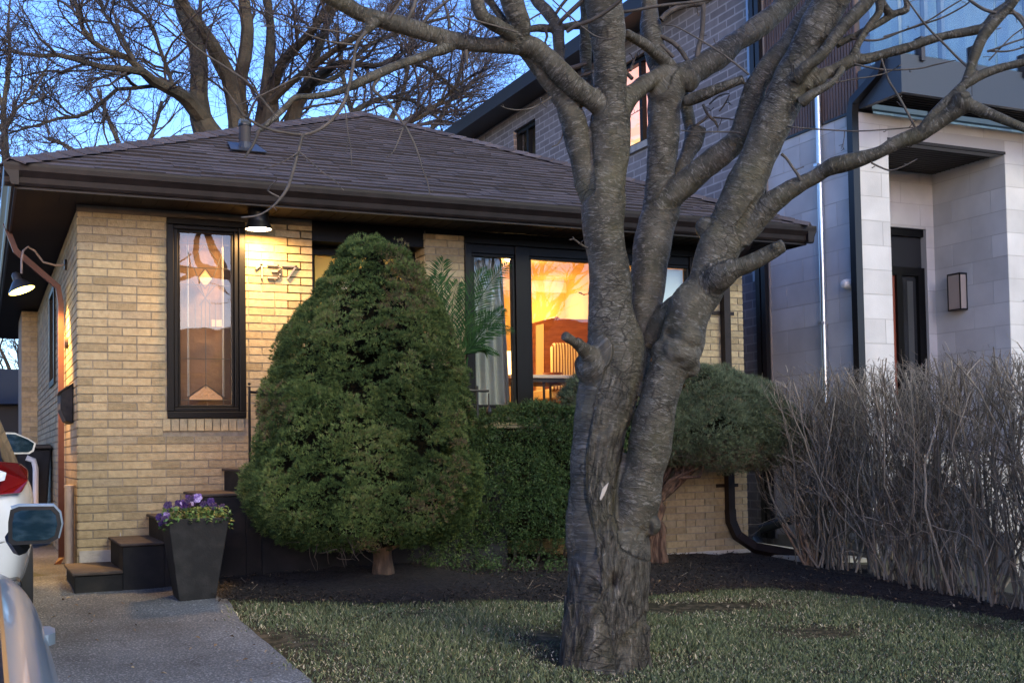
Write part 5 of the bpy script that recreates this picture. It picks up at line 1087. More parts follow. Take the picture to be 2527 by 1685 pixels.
thick = {
 'S0': [(1490, 1760, 150, 6.38), (1490, 1690, 128, 6.38), (1490, 1645, 114, D0), (1490, 1600, 107, D0), (1493, 1530, 102, D0), (1500, 1453, 100, D0), (1507, 1376, 98, D0), (1505, 1300, 92, D0)],
 'S0b': [(1425, 1760, 50, 6.3), (1428, 1690, 50, 6.3), (1425, 1630, 45, 6.3), (1432, 1560, 45, 6.33), (1440, 1480, 40, D0)],
 'S0c': [(1600, 1760, 40, 6.33), (1582, 1690, 40, 6.33), (1570, 1630, 40, 6.35), (1560, 1550, 45, D0)],
 'S1': [(1500, 1376, 92, D0), (1478, 1280, 72, D0), (1470, 1200, 66, D0), (1478, 1109, 62, D0), (1490, 1014, 70, D0), (1508, 950, 72, D0), (1516, 903, 74, D0), (1518, 852, 72, D0), (1510, 801, 62, D0), (1505, 750, 55, D0), (1505, 707, 53, D0), (1497, 618, 51, D0), (1490, 529, 51, D0), (1492, 469, 53, D0), (1505, 410, 46, D0), (1506, 350, 48, D0), (1507, 300, 50, D0), (1505, 230, 41, 6.38), (1502, 153, 41, 6.36), (1498, 77, 43, 6.33), (1490, 0, 46, 6.3), (1486, -70, 46, 6.25)],
 'S1rib': [(1425, 1480, 22, 6.36), (1425, 1300, 26, 6.38), (1432, 1150, 26, D0), (1442, 1000, 24, D0), (1460, 900, 22, D0)],
 'S1b': [(1470, 500, 34, D0), (1447, 450, 30, D0), (1437, 405, 26, D0), (1427, 350, 30, D0), (1422, 325, 31, D0), (1404, 275, 29, 6.38), (1379, 235, 24, 6.36), (1353, 204, 20, 6.33), (1325, 165, 18, 6.3), (1305, 135, 17, 6.28), (1290, 110, 16, 6.25)],
 'B1': [(1505, 265, 32, D0), (1480, 258, 30, 6.36), (1452, 238, 28, 6.33), (1417, 210, 27, 6.3), (1379, 176, 26, 6.28), (1343, 143, 25, 6.26), (1310, 118, 25, 6.24), (1264, 112, 25, 6.22), (1200, 113, 22, 6.2), (1155, 106, 20, 6.17), (1070, 87, 20, 6.1), (985, 62, 21, 6.02), (921, 45, 21, 5.95), (883, 32, 21, 5.9), (844, 8, 20, 5.85), (793, -18, 18, 5.8), (700, -60, 16, 5.7), (600, -120, 13, 5.6)],
 'S3': [(1560, 930, 30, 6.5), (1583, 850, 36, 6.52), (1598, 790, 36, 6.54), (1597, 737, 40, 6.56), (1602, 678, 45, 6.57), (1610, 618, 47, 6.58), (1620, 558, 45, 6.6), (1632, 517, 46, 6.6), (1632, 470, 40, 6.6), (1632, 430, 35, 6.6), (1636, 380, 38, 6.6), (1637, 330, 41, 6.6), (1640, 270, 42, 6.6), (1650, 217, 45, 6.6), (1672, 195, 38, 6.6), (1698, 183, 32, 6.6), (1735, 162, 30, 6.62), (1773, 138, 30, 6.65), (1810, 106, 29, 6.7), (1859, 75, 27, 6.75), (1911, 38, 25, 6.8), (1945, 0, 24, 6.85), (1985, -50, 22, 6.9)],
 'S3u': [(1648, 215, 36, 6.6), (1636, 175, 32, 6.62), (1618, 130, 28, 6.65), (1606, 77, 27, 6.67), (1602, 30, 22, 6.7), (1600, -5, 20, 6.7), (1597, -70, 18, 6.7)],
 'B4': [(1525, 280, 26, 6.4), (1550, 245, 27, 6.42), (1575, 222, 24, 6.46), (1600, 203, 22, 6.5), (1634, 186, 22, 6.55), (1660, 170, 20, 6.6)],
 'B4t': [(1545, 82, 10, 6.36), (1560, 92, 12, 6.4), (1578, 102, 13, 6.43), (1600, 117, 15, 6.47), (1625, 137, 16, 6.52), (1654, 162, 17, 6.58)],
 'S3b': [(1632, 510, 36, 6.57), (1655, 483, 33, 6.55), (1680, 460, 32, 6.53), (1722, 424, 31, 6.5), (1767, 389, 31, 6.47), (1812, 352, 30, 6.45), (1838, 312, 29, 6.42), (1848, 275, 27, 6.4), (1870, 209, 26, 6.38), (1904, 157, 26, 6.36), (1945, 108, 24, 6.35), (1978, 56, 22, 6.33), (2008, 15, 20, 6.3), (2035, -40, 18, 6.3)],
 'S3c': [(1668, 452, 18, 6.68), (1688, 400, 22, 6.7), (1706, 360, 24, 6.72), (1718, 330, 23, 6.73), (1722, 315, 22, 6.73)],
 'S3d': [(1705, 350, 16, 6.78), (1702, 300, 15, 6.8), (1690, 250, 14, 6.8), (1680, 215, 14, 6.75)],
 'stubU': [(1690, 252, 12, 6.5), (1710, 245, 14, 6.48), (1770, 220, 13, 6.42), (1836, 195, 13.5, 6.38)],
 'S4': [(1520, 1350, 70, D0), (1548, 1290, 58, 6.38), (1567, 1250, 56, 6.36), (1585, 1170, 52, 6.34), (1601, 1109, 52, 6.32), (1620, 1020, 50, 6.3), (1637, 950, 49, 6.3), (1655, 903, 50, 6.3), (1680, 852, 55, 6.3), (1694, 801, 52, 6.3), (1712, 750, 53, 6.3), (1740, 707, 50, 6.3), (1760, 648, 49, 6.3), (1780, 603, 53, 6.3), (1802, 558, 54, 6.3), (1826, 499, 50, 6.28), (1847, 439, 48, 6.26), (1873, 380, 46, 6.24), (1893, 336, 45, 6.22), (1925, 261, 46, 6.2), (1960, 186, 46, 6.18), (1992, 112, 44, 6.15), (2022, 56, 45, 6.12), (2052, 0, 42, 6.1), (2085, -70, 40, 6.05)],
 'S4u': [(1960, 200, 18, 6.1), (1990, 165, 15, 6.05), (2027, 135, 15, 6.02), (2079, 67, 16, 5.98), (2135, 11, 15, 5.95), (2170, -30, 14, 5.9)],
 'B5': [(1985, 215, 24, 6.16), (2015, 192, 19, 6.15), (2045, 178, 17, 6.14), (2071, 168, 17, 6.13), (2105, 149, 15, 6.12), (2135, 147, 13, 6.1), (2191, 131, 12, 6.08), (2247, 116, 12, 6.05), (2303, 97, 11, 6.02), (2359, 84, 11, 6.0), (2400, 76, 12, 5.98), (2430, 68, 12, 5.97), (2456, 36, 12, 5.95), (2489, 11, 11, 5.93), (2515, -20, 10, 5.9)],
 'B5v': [(2100, 152, 13, 6.12), (2118, 108, 9, 6.12), (2146, 63, 9, 6.12), (2170, 28, 10, 6.12), (2165, -20, 12, 6.12)],
 'B5w': [(2064, 112, 9, 6.2), (2090, 98, 9, 6.2), (2116, 86, 9, 6.2), (2165, 60, 9, 6.2), (2209, 34, 9, 6.2), (2238, 25, 9, 6.2), (2234, -5, 7, 6.2), (2228, -40, 7, 6.2)],
 'B5x': [(2205, 36, 9, 6.2), (2190, 28, 10, 6.18), (2176, 8, 11, 6.16), (2165, -20, 11, 6.14)],
 'B7': [(1975, 255, 16, 6.1), (2008, 231, 12, 6.06), (2040, 214, 10, 6.04), (2060, 198, 9, 6.05), (2078, 172, 10, 6.1)],
 'LR': [(1822, 590, 32, 6.28), (1850, 560, 30, 6.25), (1882, 524, 28, 6.22), (1918, 491, 25, 6.18), (1961, 463, 23, 6.15), (2005, 440, 22, 6.12), (2040, 418, 21, 6.08), (2057, 410, 22, 6.06), (2116, 396, 18, 6.02), (2172, 377, 17, 5.98), (2217, 352, 19, 5.95), (2265, 334, 20, 5.92), (2314, 304, 20, 5.88), (2355, 275, 20, 5.85), (2376, 258, 21, 5.84)],
 'LRa': [(2362, 262, 20, 5.84), (2395, 262, 16, 5.82), (2433, 278, 13, 5.8), (2482, 298, 12, 5.77), (2527, 316, 11, 5.74), (2590, 338, 9, 5.7)],
 'LRb': [(2275, 322, 16, 5.9), (2305, 282, 13, 5.88), (2345, 243, 13, 5.86), (2377, 213, 13, 5.84), (2426, 183, 12, 5.82), (2471, 168, 11, 5.8), (2527, 155, 10, 5.77), (2590, 140, 9, 5.74)],
 'LRc': [(2385, 208, 14, 5.84), (2394, 175, 13, 5.84), (2405, 140, 13, 5.83), (2426, 90, 13, 5.81), (2463, 45, 13, 5.79), (2500, 7, 11, 5.76), (2525, -30, 10, 5.74)],
 'LS': [(1745, 702, 34, 6.28), (1775, 685, 36, 6.2), (1800, 670, 30, 6.16), (1827, 660, 24, 6.14), (1871, 642, 20, 6.1), (1906, 622, 19, 6.08), (1936, 606, 16.5, 6.06)],
 'LSk': [(1908, 620, 10, 6.06), (1914, 606, 10, 6.04), (1918, 600, 6, 6.03)],
 'stubL': [(1470, 890, 30, 6.32), (1446, 868, 22, 6.28), (1432, 856, 14, 6.24), (1422, 848, 12.5, 6.22), (1392, 828, 12.5, 6.15)],
 'link': [(1600, 850, 30, 6.5), (1625, 800, 28, 6.48), (1660, 755, 24, 6.45), (1700, 735, 22, 6.4)],
 'top1': [(1272, 108, 28, 6.22), (1285, 70, 25, 6.2), (1272, 30, 26, 6.17), (1262, -5, 26, 6.15), (1245, -70, 24, 6.1)],
 'top2': [(1272, 98, 16, 6.2), (1250, 78, 17, 6.15), (1215, 58, 17, 6.1), (1190, 38, 18, 6.05), (1177, 0, 19, 6.02), (1170, -60, 17, 6)],
 'top3': [(1260, 82, 9, 6.25), (1243, 52, 10, 6.25), (1222, 22, 11, 6.25), (1200, -8, 12, 6.25)],
 'back': [(1384, 178, 14, 6.45), (1381, 140, 14, 6.5), (1379, 102, 14, 6.52), (1374, 64, 15, 6.55), (1353, 33, 15, 6.57), (1325, 2, 15, 6.6), (1305, -50, 14, 6.6)],
 'bridge': [(1295, 74, 9, 6.4), (1330, 70, 10, 6.5), (1370, 70, 10, 6.55), (1425, 62, 11, 6.58), (1470, 60, 10, 6.55)],
 'S1c': [(1458, 260, 14, 6.5), (1449, 190, 14, 6.55), (1446, 120, 15, 6.56), (1450, 40, 17, 6.56), (1452, -40, 18, 6.56)],
 'B2': [(1113, 112, 14, 6.14), (1085, 125, 12, 6.1), (1028, 145, 12, 6.02), (964, 168, 12, 5.95), (900, 198, 12, 5.88), (857, 217, 11, 5.84), (819, 231, 9, 5.8), (768, 238.5, 8, 5.76), (728, 241, 8, 5.72), (704, 266, 8, 5.7), (680, 288, 7, 5.68), (655, 311, 6.5, 5.66), (633, 328, 6, 5.64)],
 'knob': [(921, 55, 16, 5.93), (908, 72, 10, 5.9), (900, 84, 5, 5.88)],
}
paths = {k: spl(v, .02, DK) for k, v in thick.items()}
tm = MB()
for k, p in paths.items():
    q = p.copy(); tm.tube([tuple(a) for a in q[:, :3]], list(q[:, 3]), 22)
def lumpball(x, y, r, d):
    c = at(x, y, d*DK); R_ = r/F*d*DK; tm.lathe(tuple(c-np.array([0, 0, R_])), [(R_*sin(a), R_*(1-cos(a))) for a in np.linspace(0.02, pi-.02, 10)], 16)
for a in ((1470, 905, 52, 6.36), (1678, 870, 52, 6.27), (1700, 830, 34, 6.22), (1702, 905, 28, 6.3), (1640, 870, 34, 6.3), (1425, 848, 16, 6.24), (1603, 1295, 27, 6.32), (2372, 250, 26, 5.83), (2020, 200, 20, 6.14), (1745, 560, 30, 6.32), (1640, 230, 44, 6.58), (1695, 195, 34, 6.58)): lumpball(*a)
tmp = tm.build('tmp', []); md = tmp.modifiers.new('r', 'REMESH'); md.mode = 'VOXEL'; md.voxel_size = .0085; md.use_smooth_shade = True
ms = tmp.modifiers.new('s', 'SMOOTH'); ms.factor = .5; ms.iterations = 4
dg = bpy.context.evaluated_depsgraph_get(); em = bpy.data.meshes.new_from_object(tmp.evaluated_get(dg)); bpy.data.objects.remove(tmp)
nv = len(em.vertices); V = np.empty(nv*3, np.float32); em.vertices.foreach_get('co', V); V = V.reshape(-1, 3).astype(float); print('trunk verts', nv)
Nn = np.empty(nv*3, np.float32); em.vertex_normals.foreach_get('vector', Nn); Nn = Nn.reshape(-1, 3)
# straightened bark coordinates from the nearest stem centre line
A, T1, S1, RR, KK = [], [], [], [], []
acc0 = 0
for i, (k, p) in enumerate(paths.items()):
    s = np.concatenate([[0], np.cumsum(np.linalg.norm(np.diff(p[:, :3], axis=0), axis=1))]); t = norm(np.gradient(p[:, :3], axis=0))
    A.append(p[:, :3]); T1.append(t); S1.append(s+i*3.7); RR.append(p[:, 3]); KK += [k]*len(p)
A, T1, S1, RR = np.concatenate(A), np.concatenate(T1), np.concatenate(S1), np.concatenate(RR)
from mathutils.kdtree import KDTree
kd = KDTree(len(A))
for i, a in enumerate(A): kd.insert(a, i)
kd.balance(); idx = np.empty(nv, int)
for i in range(nv):
    best = None
    for co, j, d_ in kd.find_n(V[i], 6):
        e = d_-RR[j]
        if best is None or e < best[0]: best = (e, j)
    idx[i] = best[1]
rel = V-A[idx]; al = np.sum(rel*T1[idx], 1, keepdims=True); perp = rel-al*T1[idx]
e1 = norm(np.cross(T1[idx], np.array([[0.12, 1, .08]]))); e2 = np.cross(T1[idx], e1)
pn = norm(perp); RRs = RR[idx]
bark = np.stack([np.sum(pn*e1, 1)*RRs, np.sum(pn*e2, 1)*RRs, S1[idx]+al[:, 0]], 1)
KKa = np.array(KK)[idx]
h = V[:, 2]-TB.z
rough = np.clip(1.15-h/1.9, 0, 1)*np.where(np.isin(KKa, ['S4']), np.where(h < .75, .6, 0), 1)*np.where(KKa == 'S1rib', .35+.65*np.clip((.85-h)/.6, 0, 1), 1)
ed = np.empty(len(em.edges)*2, np.int32); em.edges.foreach_get('vertices', ed); ed = ed.reshape(-1, 2); cnt = np.bincount(ed.ravel(), minlength=nv)
for _ in range(25): rough = (rough+(np.bincount(ed[:, 0], rough[ed[:, 1]], nv)+np.bincount(ed[:, 1], rough[ed[:, 0]], nv))/np.maximum(cnt, 1))/2
# broad ridges, swellings and cracks in the real shape
disp = np.empty(nv)
for i in range(nv):
    b_ = bark[i]; disp[i] = .017*noise.noise(Vector(b_*4.5))+.007*noise.noise(Vector(b_*13))+.0012*noise.noise(Vector((b_[0]*16, b_[1]*16, b_[2]*34)))+rough[i]*(.019*noise.noise(Vector((b_[0]*24+5, b_[1]*24, b_[2]*5)))+.009*noise.noise(Vector((b_[0]*50, b_[1]*50, b_[2]*14))))
sc_ = np.clip(RRs/.06, .25, 1); V = V+Nn*(disp*sc_)[:, None]
# the old hollow low on the trunk and the knot holes
for (x, y, w_, h_, dp) in ((1515, 1440, 10, 26, .07), (1653, 825, 13, 13, .05), (1677, 893, 12, 7, .02), (1604, 1305, 6, 18, .03)):
    c_ = at(x, y, 6.2); r_ = norm(c_); rx_ = (V@RT)/(V@FW)*F+CX; ry_ = CY-(V@UP)/(V@FW)*F; m_ = ((rx_-x)/w_)**2+((ry_-y)/h_)**2; near = (Nn@FW) < 0
    V[near] += FW*(dp*np.exp(-m_[near]*1.2))[:, None]
em.vertices.foreach_set('co', (V-np.array(TB)).astype(np.float32).ravel())
em.name = 'trunk'; a_ = em.attributes.new('bark', 'FLOAT_VECTOR', 'POINT'); a_.data.foreach_set('vector', bark.astype(np.float32).ravel()); a_ = em.attributes.new('rough', 'FLOAT', 'POINT'); a_.data.foreach_set('value', rough.astype(np.float32))
em.materials.clear(); em.materials.append(M['bark']); em.polygons.foreach_set('use_smooth', np.ones(len(em.polygons), bool)); em.update()
link('trunk', em, ct)
# peeled pale scar
mb = MB(); q = [at(x, y, 6.285) for x, y in ((1480, 1230), (1487, 1205), (1500, 1192), (1502, 1190), (1497, 1207), (1490, 1222), (1483, 1234))]; mb.prism(q, FW*.012); tag(mb.build('bark_scar', mat('bare_wood', (.42, .38, .33), .8), ct), 'pale strip of peeled bark')
for nm, x, y, r, d, ax_ in (('S3c', 1722, 315, 20, 6.7, None),): pass
# thinner limbs and long twigs traced one by one
thin = [
 ([(640, 320), (625, 357), (612, 378), (603, 389)], [5, 3.5, 3, 2], 5.64, 5.6),
 ([(903, 80), (880, 110), (872, 158), (862, 209), (849, 252), (826, 288), (798, 314), (755, 332), (704, 328), (663, 319), (632, 306), (597, 281), (584, 260), (551, 214)], [6, 4.5, 4.5, 4.8, 5, 5, 4.5, 4.2, 4, 3.6, 3.5, 3, 2.5, 2], 5.85, 5.5),
 ([(750, 332), (745, 340), (735, 378), (728, 405), (721, 429), (711, 461), (693, 489), (668, 514), (636, 532), (595, 537)], [4.5, 4.5, 4.5, 4.5, 4.5, 4, 3.5, 2.6, 2.3, 2], 5.6, 5.45),
 ([(693, 489), (661, 471), (668, 460), (686, 443)], [2.5, 2, 1.7, 1.3], 5.5, 5.45),
 ([(735, 378), (712, 392), (690, 404), (640, 420)], [2, 1.8, 1.5, 1], 5.55, 5.5),
 ([(735, 372), (765, 398), (795, 425), (825, 445), (848, 470)], [2, 1.8, 1.5, 1.3, 1], 5.55, 5.5),
 ([(380, -10), (403, 29), (436, 68), (471, 107), (500, 130), (551, 163), (607, 201), (638, 235), (676, 283)], [1.6, 1.9, 2.2, 2.5, 2.7, 3, 3.2, 3.4, 3.6], 5.3, 5.7),
 ([(584, 262), (610, 250), (640, 238), (690, 213), (729, 194), (758, 191), (800, 200), (852, 207)], [1.3, 1.5, 1.8, 2, 2, 2, 2, 2.2], 5.5, 5.8),
 ([(643, 66), (730, 66), (801, 74), (850, 82), (895, 92)], [1.2, 1.6, 2, 2.2, 3], 5.6, 5.88),
 ([(605, -10), (666, 36), (712, 59), (752, 82), (806, 102), (877, 112)], [1.4, 1.8, 2, 2.3, 2.6, 3], 5.5, 5.86),
 ([(945, 178), (921, 217), (939, 238), (959, 255), (985, 291), (1002, 316), (1023, 357), (1038, 400), (1040, 411), (1054, 446), (1060, 482)], [6, 4.5, 4, 3.7, 3.6, 3.4, 2.7, 2.3, 2, 1.8, 1.3], 5.92, 5.75),
 ([(995, 316), (977, 362), (968, 378), (951, 390)], [2.4, 2, 1.6, 1.2], 5.8, 5.75), ([(998, 312), (1010, 293), (1020, 262)], [2.2, 1.8, 1.2], 5.8, 5.75),
 ([(996, 318), (980, 322), (970, 326)], [1.8, 1.4, 1.0], 5.8, 5.78),
 ([(850, 262), (855, 290), (857, 319), (865, 362), (867, 400), (868, 411)], [2, 1.6, 1.4, 1.4, 1.3, 1], 5.72, 5.7), ([(860, 345), (852, 378)], [1.2, .9], 5.7, 5.7),
 ([(1399, 79), (1422, 64), (1458, 51), (1501, 26), (1529, 2), (1545, -20)], [4.5, 5, 5, 5, 5, 4.5], 6.1, 5.95),
 ([(1380, 60), (1386, 51), (1410, 28), (1437, 2), (1445, -20)], [5.5, 5.5, 6, 6, 5], 6.4, 6.3), ([(1372, 34), (1385, 15), (1404, -8)], [4, 4, 4], 6.5, 6.5),
 ([(1363, 0), (1404, 38), (1430, 61), (1468, 89), (1506, 98), (1519, 94)], [1.6, 2, 2, 2, 1.8, 1.2], 6.1, 6.0),
 ([(1395, 173), (1430, 163), (1448, 156)], [6, 6, 5], 6.45, 6.45), ([(1420, 196), (1440, 186), (1462, 178)], [4, 4, 4], 6.45, 6.45),
 ([(1539, 30), (1570, 26), (1608, 18), (1660, 11), (1723, 4), (1780, -8)], [4, 4, 4, 4, 3.5, 3], 6.3, 6.2),
 ([(1632, 50), (1642, 38), (1664, 24), (1697, 13), (1731, 9), (1760, -6)], [8, 8, 7.5, 7, 7, 6], 6.6, 6.6),
 ([(1736, 6), (1735, 40), (1733, 77), (1729, 100), (1723, 122), (1718, 168)], [6.5, 6.5, 6.5, 7, 7, 8], 6.6, 6.6),
 ([(1630, 90), (1652, 100), (1672, 115), (1688, 136), (1702, 160)], [6, 6, 6, 6, 6], 6.62, 6.6), ([(1628, 110), (1645, 124), (1662, 142)], [5, 5, 5], 6.6, 6.6),
 ([(1630, 62), (1669, 67), (1743, 108), (1780, 132), (1818, 160), (1848, 185)], [1.5, 1.8, 2.2, 2.4, 2.8, 3], 6.3, 6.2),
 ([(2232, -12), (2239, 0), (2273, 48), (2300, 80), (2329, 108), (2355, 135), (2381, 160), (2392, 170)], [2, 2.2, 2.6, 2.8, 2.9, 3, 3.2, 3], 5.95, 5.84),
 ([(2175, 145), (2191, 194), (2207, 222), (2224, 250), (2240, 280), (2260, 318)], [2.4, 2.8, 2.8, 3, 3, 3], 6.0, 5.92),
 ([(1928, 380), (1940, 390), (1955, 412), (1968, 430), (1977, 446)], [4, 3.5, 3.5, 3.8, 5], 6.1, 6.1),
 ([(2150, 402), (2170, 412), (2195, 421), (2215, 417), (2232, 410), (2265, 392)], [2.6, 2.4, 2.2, 2, 1.7, 1.2], 5.98, 5.9),
 ([(1945, 312), (1963, 315), (2042, 321), (2116, 324), (2190, 320), (2254, 315)], [2, 2, 1.9, 1.8, 1.7, 1.4], 6.1, 5.9),
 ([(1680, 322), (1720, 326), (1780, 326), (1820, 328), (1851, 340)], [1.2, 1.6, 1.8, 2, 2.2], 6.3, 6.35),
 ([(2108, 158), (2140, 166), (2191, 173), (2265, 170), (2310, 160), (2359, 149)], [2.6, 2.4, 2.2, 2, 1.8, 1.2], 6.05, 5.9),
 ([(2060, 205), (2116, 194), (2150, 190), (2191, 179), (2225, 160)], [2, 1.8, 1.7, 1.5, 1], 6.0, 5.95),
 ([(2385, -6), (2405, 10), (2433, 26), (2470, 34), (2508, 34), (2535, 60)], [3.5, 4, 4.2, 4.2, 4.2, 5], 5.85, 5.75),
 ([(2486, 14), (2510, 40), (2520, 52), (2535, 75)], [5, 5, 4.5, 4], 5.78, 5.75),
 ([(2540, 60), (2500, 88), (2470, 118), (2440, 150)], [1.6, 1.8, 1.8, 2], 5.75, 5.8), ([(2540, 92), (2490, 108), (2455, 122), (2436, 128)], [2, 2.4, 2.6, 3], 5.75, 5.8), ([(2540, 112), (2500, 125), (2470, 128), (2440, 126)], [1.8, 2.2, 2.4, 2.8], 5.75, 5.8),
 ([(2180, 92), (2225, 78), (2280, 60), (2330, 42), (2385, 12), (2400, -5)], [2.6, 2.4, 2.2, 2.2, 2, 2], 6.1, 5.95), ([(2100, 95), (2135, 100), (2175, 98), (2230, 76), (2290, 52), (2340, 20), (2380, -4)], [3, 3, 2.5, 2.3, 2.2, 2, 1.8], 6.15, 5.95),
 ([(1360, 240), (1345, 250), (1310, 268), (1275, 272), (1250, 268), (1236, 262)], [2.6, 2.2, 1.9, 1.8, 1.6, 1.1], 6.3, 6.1), ([(1333, 244), (1338, 256), (1348, 266)], [1.6, 1.5, 1.8], 6.25, 6.2),
 ([(1390, 322), (1386, 340), (1375, 358), (1362, 362)], [2, 1.8, 1.6, 1.4], 6.4, 6.35), ([(1449, 612), (1432, 602), (1416, 590), (1405, 592)], [3, 2.4, 2, 1.3], 6.35, 6.3), ([(1418, 592), (1413, 584)], [1.6, 1], 6.3, 6.3),
 ([(1142, 43), (1175, 52), (1205, 60), (1240, 70), (1275, 80)], [2.6, 2.6, 2.6, 2.4, 2], 6.0, 6.1), ([(1150, 125), (1152, 150), (1153, 160)], [5.5, 4, 2], 6.15, 6.12),
 ([(1110, 70), (1104, 30), (1095, 10), (1092, -15)], [4.5, 3.6, 3, 2.6], 6.1, 6.1), ([(1032, 74), (1060, 38), (1085, 18), (1115, -6)], [5, 4.5, 4, 3.5], 6.05, 6.1), ([(1000, 60), (1020, 20), (1028, -10)], [5.5, 5, 5], 6.0, 6.05), ([(960, 48), (985, 10), (1000, -12)], [4, 4, 4], 5.95, 6.0),
 ([(1345, 70), (1350, 90), (1345, 105), (1350, 114), (1360, 112)], [4, 3.4, 2.6, 2, 1.3], 6.5, 6.45), ([(1306, 50), (1330, 36), (1350, 28)], [2.2, 2.4, 2.4], 6.4, 6.5), ([(1303, 60), (1298, 40), (1290, 35)], [2, 2, 1.5], 6.4, 6.4),
 ([(1560, 195), (1545, 180), (1530, 172)], [5, 5, 4], 6.45, 6.5), ([(1556, 175), (1563, 155), (1570, 132)], [3.4, 3, 2], 6.5, 6.55),
 ([(1735, 258), (1748, 285), (1765, 300), (1772, 315)], [4, 4, 3.6, 2.6], 6.7, 6.7), ([(1715, 312), (1735, 298), (1750, 285)], [3.5, 3.5, 3.5], 6.7, 6.7), ([(1760, 290), (1790, 293), (1815, 296)], [2.4, 2, 1.5], 6.7, 6.65), ([(1750, 258), (1775, 236), (1800, 232)], [2.4, 2, 1.6], 6.6, 6.55), ([(1775, 275), (1790, 255), (1800, 235)], [2, 2, 1.5], 6.65, 6.6),
]
V_, Q_, B_, o_ = [], [], [], 0; tw_src = []
for pts, rads, d0, d1 in thin:
    n = len(pts); p = spl([(x, y, r, d0+(d1-d0)*i/(n-1)) for i, ((x, y), r) in enumerate(zip(pts, rads))], .02, DK)
    m = 7; b = MB(); b.tube([tuple(a) for a in p[:, :3]], list(p[:, 3]), m); k = len(b.v); V_.append(np.array([tuple(q) for q in b.v])); Q_.append(np.array(b.f[:-2])+o_)
    s = np.concatenate([[0], np.cumsum(np.linalg.norm(np.diff(p[:, :3], axis=0), axis=1))]); th_ = np.tile(2*pi*np.arange(m)/m, len(p)); rr2 = np.repeat(p[:, 3], m)
    B_.append(np.stack([rr2*np.cos(th_), rr2*np.sin(th_), np.repeat(s, m)+len(B_)*1.3], 1)); o_ += k; tw_src.append(p)
for v_, q_ in zip(V_, Q_): np_mesh('branch', v_, q_-q_.min(), M['twig'], parent=ct, smooth=True)
# knobbly fruiting spurs and small side twigs along limbs and twigs
sb_, sd_ = [], []
for k, p in list(paths.items())+[(str(i), q) for i, q in enumerate(tw_src)]:
    if k in ('S0', 'S0b', 'S0c', 'S1', 'S1rib', 'S4', 'S3', 'LS', 'LSk', 'stubL', 'link', 'stubU', 'S3c'): per = .25
    elif k.isdigit(): per = 1.3
    else: per = .8
    for i in range(1, len(p)-1):
        if rng.uniform() < per*.085:
            t = p[i+1, :3]-p[i, :3]; t /= np.linalg.norm(t)+1e-9; s = rng.normal(size=3); s -= t*s.dot(t); s /= np.linalg.norm(s); sb_.append(p[i, :3]+s*p[i, 3]*.85); sd_.append(s+t*rng.uniform(-.2, .7)+np.array([0, 0, .2]))
sb_, sd_ = np.array(sb_), np.array(sd_); n = len(sb_); L = rng.uniform(.015, .055, n)*np.where(rng.uniform(0, 1, n) < .2, 2.6, 1)
P1 = wiggle(sb_, sd_, L, 5, .35); R1 = np.array([.0032, .0028, .0024, .0026, .0036])[None]*rng.uniform(.7, 1.1, n)[:, None]
long = L > .06; P2, R2 = children_of(P1[long], R1[long], 3, .3, 1, .9, .02, .05, 4, .3, 0, .0024, 1.2)
V1, q1 = batch_tubes(P1, R1, 5); V2, q2 = batch_tubes(P2, R2, 4); np_mesh('twigs', np.concatenate([V1, V2]), np.concatenate([q1, q2+len(V1)]), M['twig'], parent=ct)['kind'] = 'stuff'

# the limbs carry on above the picture, thinning out into the upper crown
tops = [p for k, p in paths.items() if thick[k][-1][1] < -5 or thick[k][-1][0] > 2540]
tb_ = np.array([p[-1, :3] for p in tops]); td_ = np.array([p[-1, :3]-p[-4, :3] for p in tops]); tr0 = np.array([p[-1, 3] for p in tops])
PT = wiggle(tb_, norm(norm(td_)+np.array([0, 0, .15])), 14*tr0**.5*.55, 12, .13, .04); PT[:, 0] -= norm(td_)*.03; RT_ = tr0[:, None]*np.linspace(1, .12, 12)[None]
PU, RU = children_of(PT, RT_, 6, .05, .95, .8, .4, 1.1, 9, .2, .04, .014, .25); PV, RV = children_of(PU, RU, 5, .15, 1, .8, .1, .35, 5, .25, .03, .005, .4)
V_, Q_, o_ = [], [], 0
for Pn, Rn, s_ in ((PT, RT_, 10), (PU, RU, 5), (PV, RV, 3)): V, q = batch_tubes(Pn, Rn, s_); V_.append(V); Q_.append(q+o_); o_ += len(V)
V = np.concatenate(V_); np_mesh('upper_crown', V, np.concatenate(Q_), M['twig'], parent=ct, smooth=True)

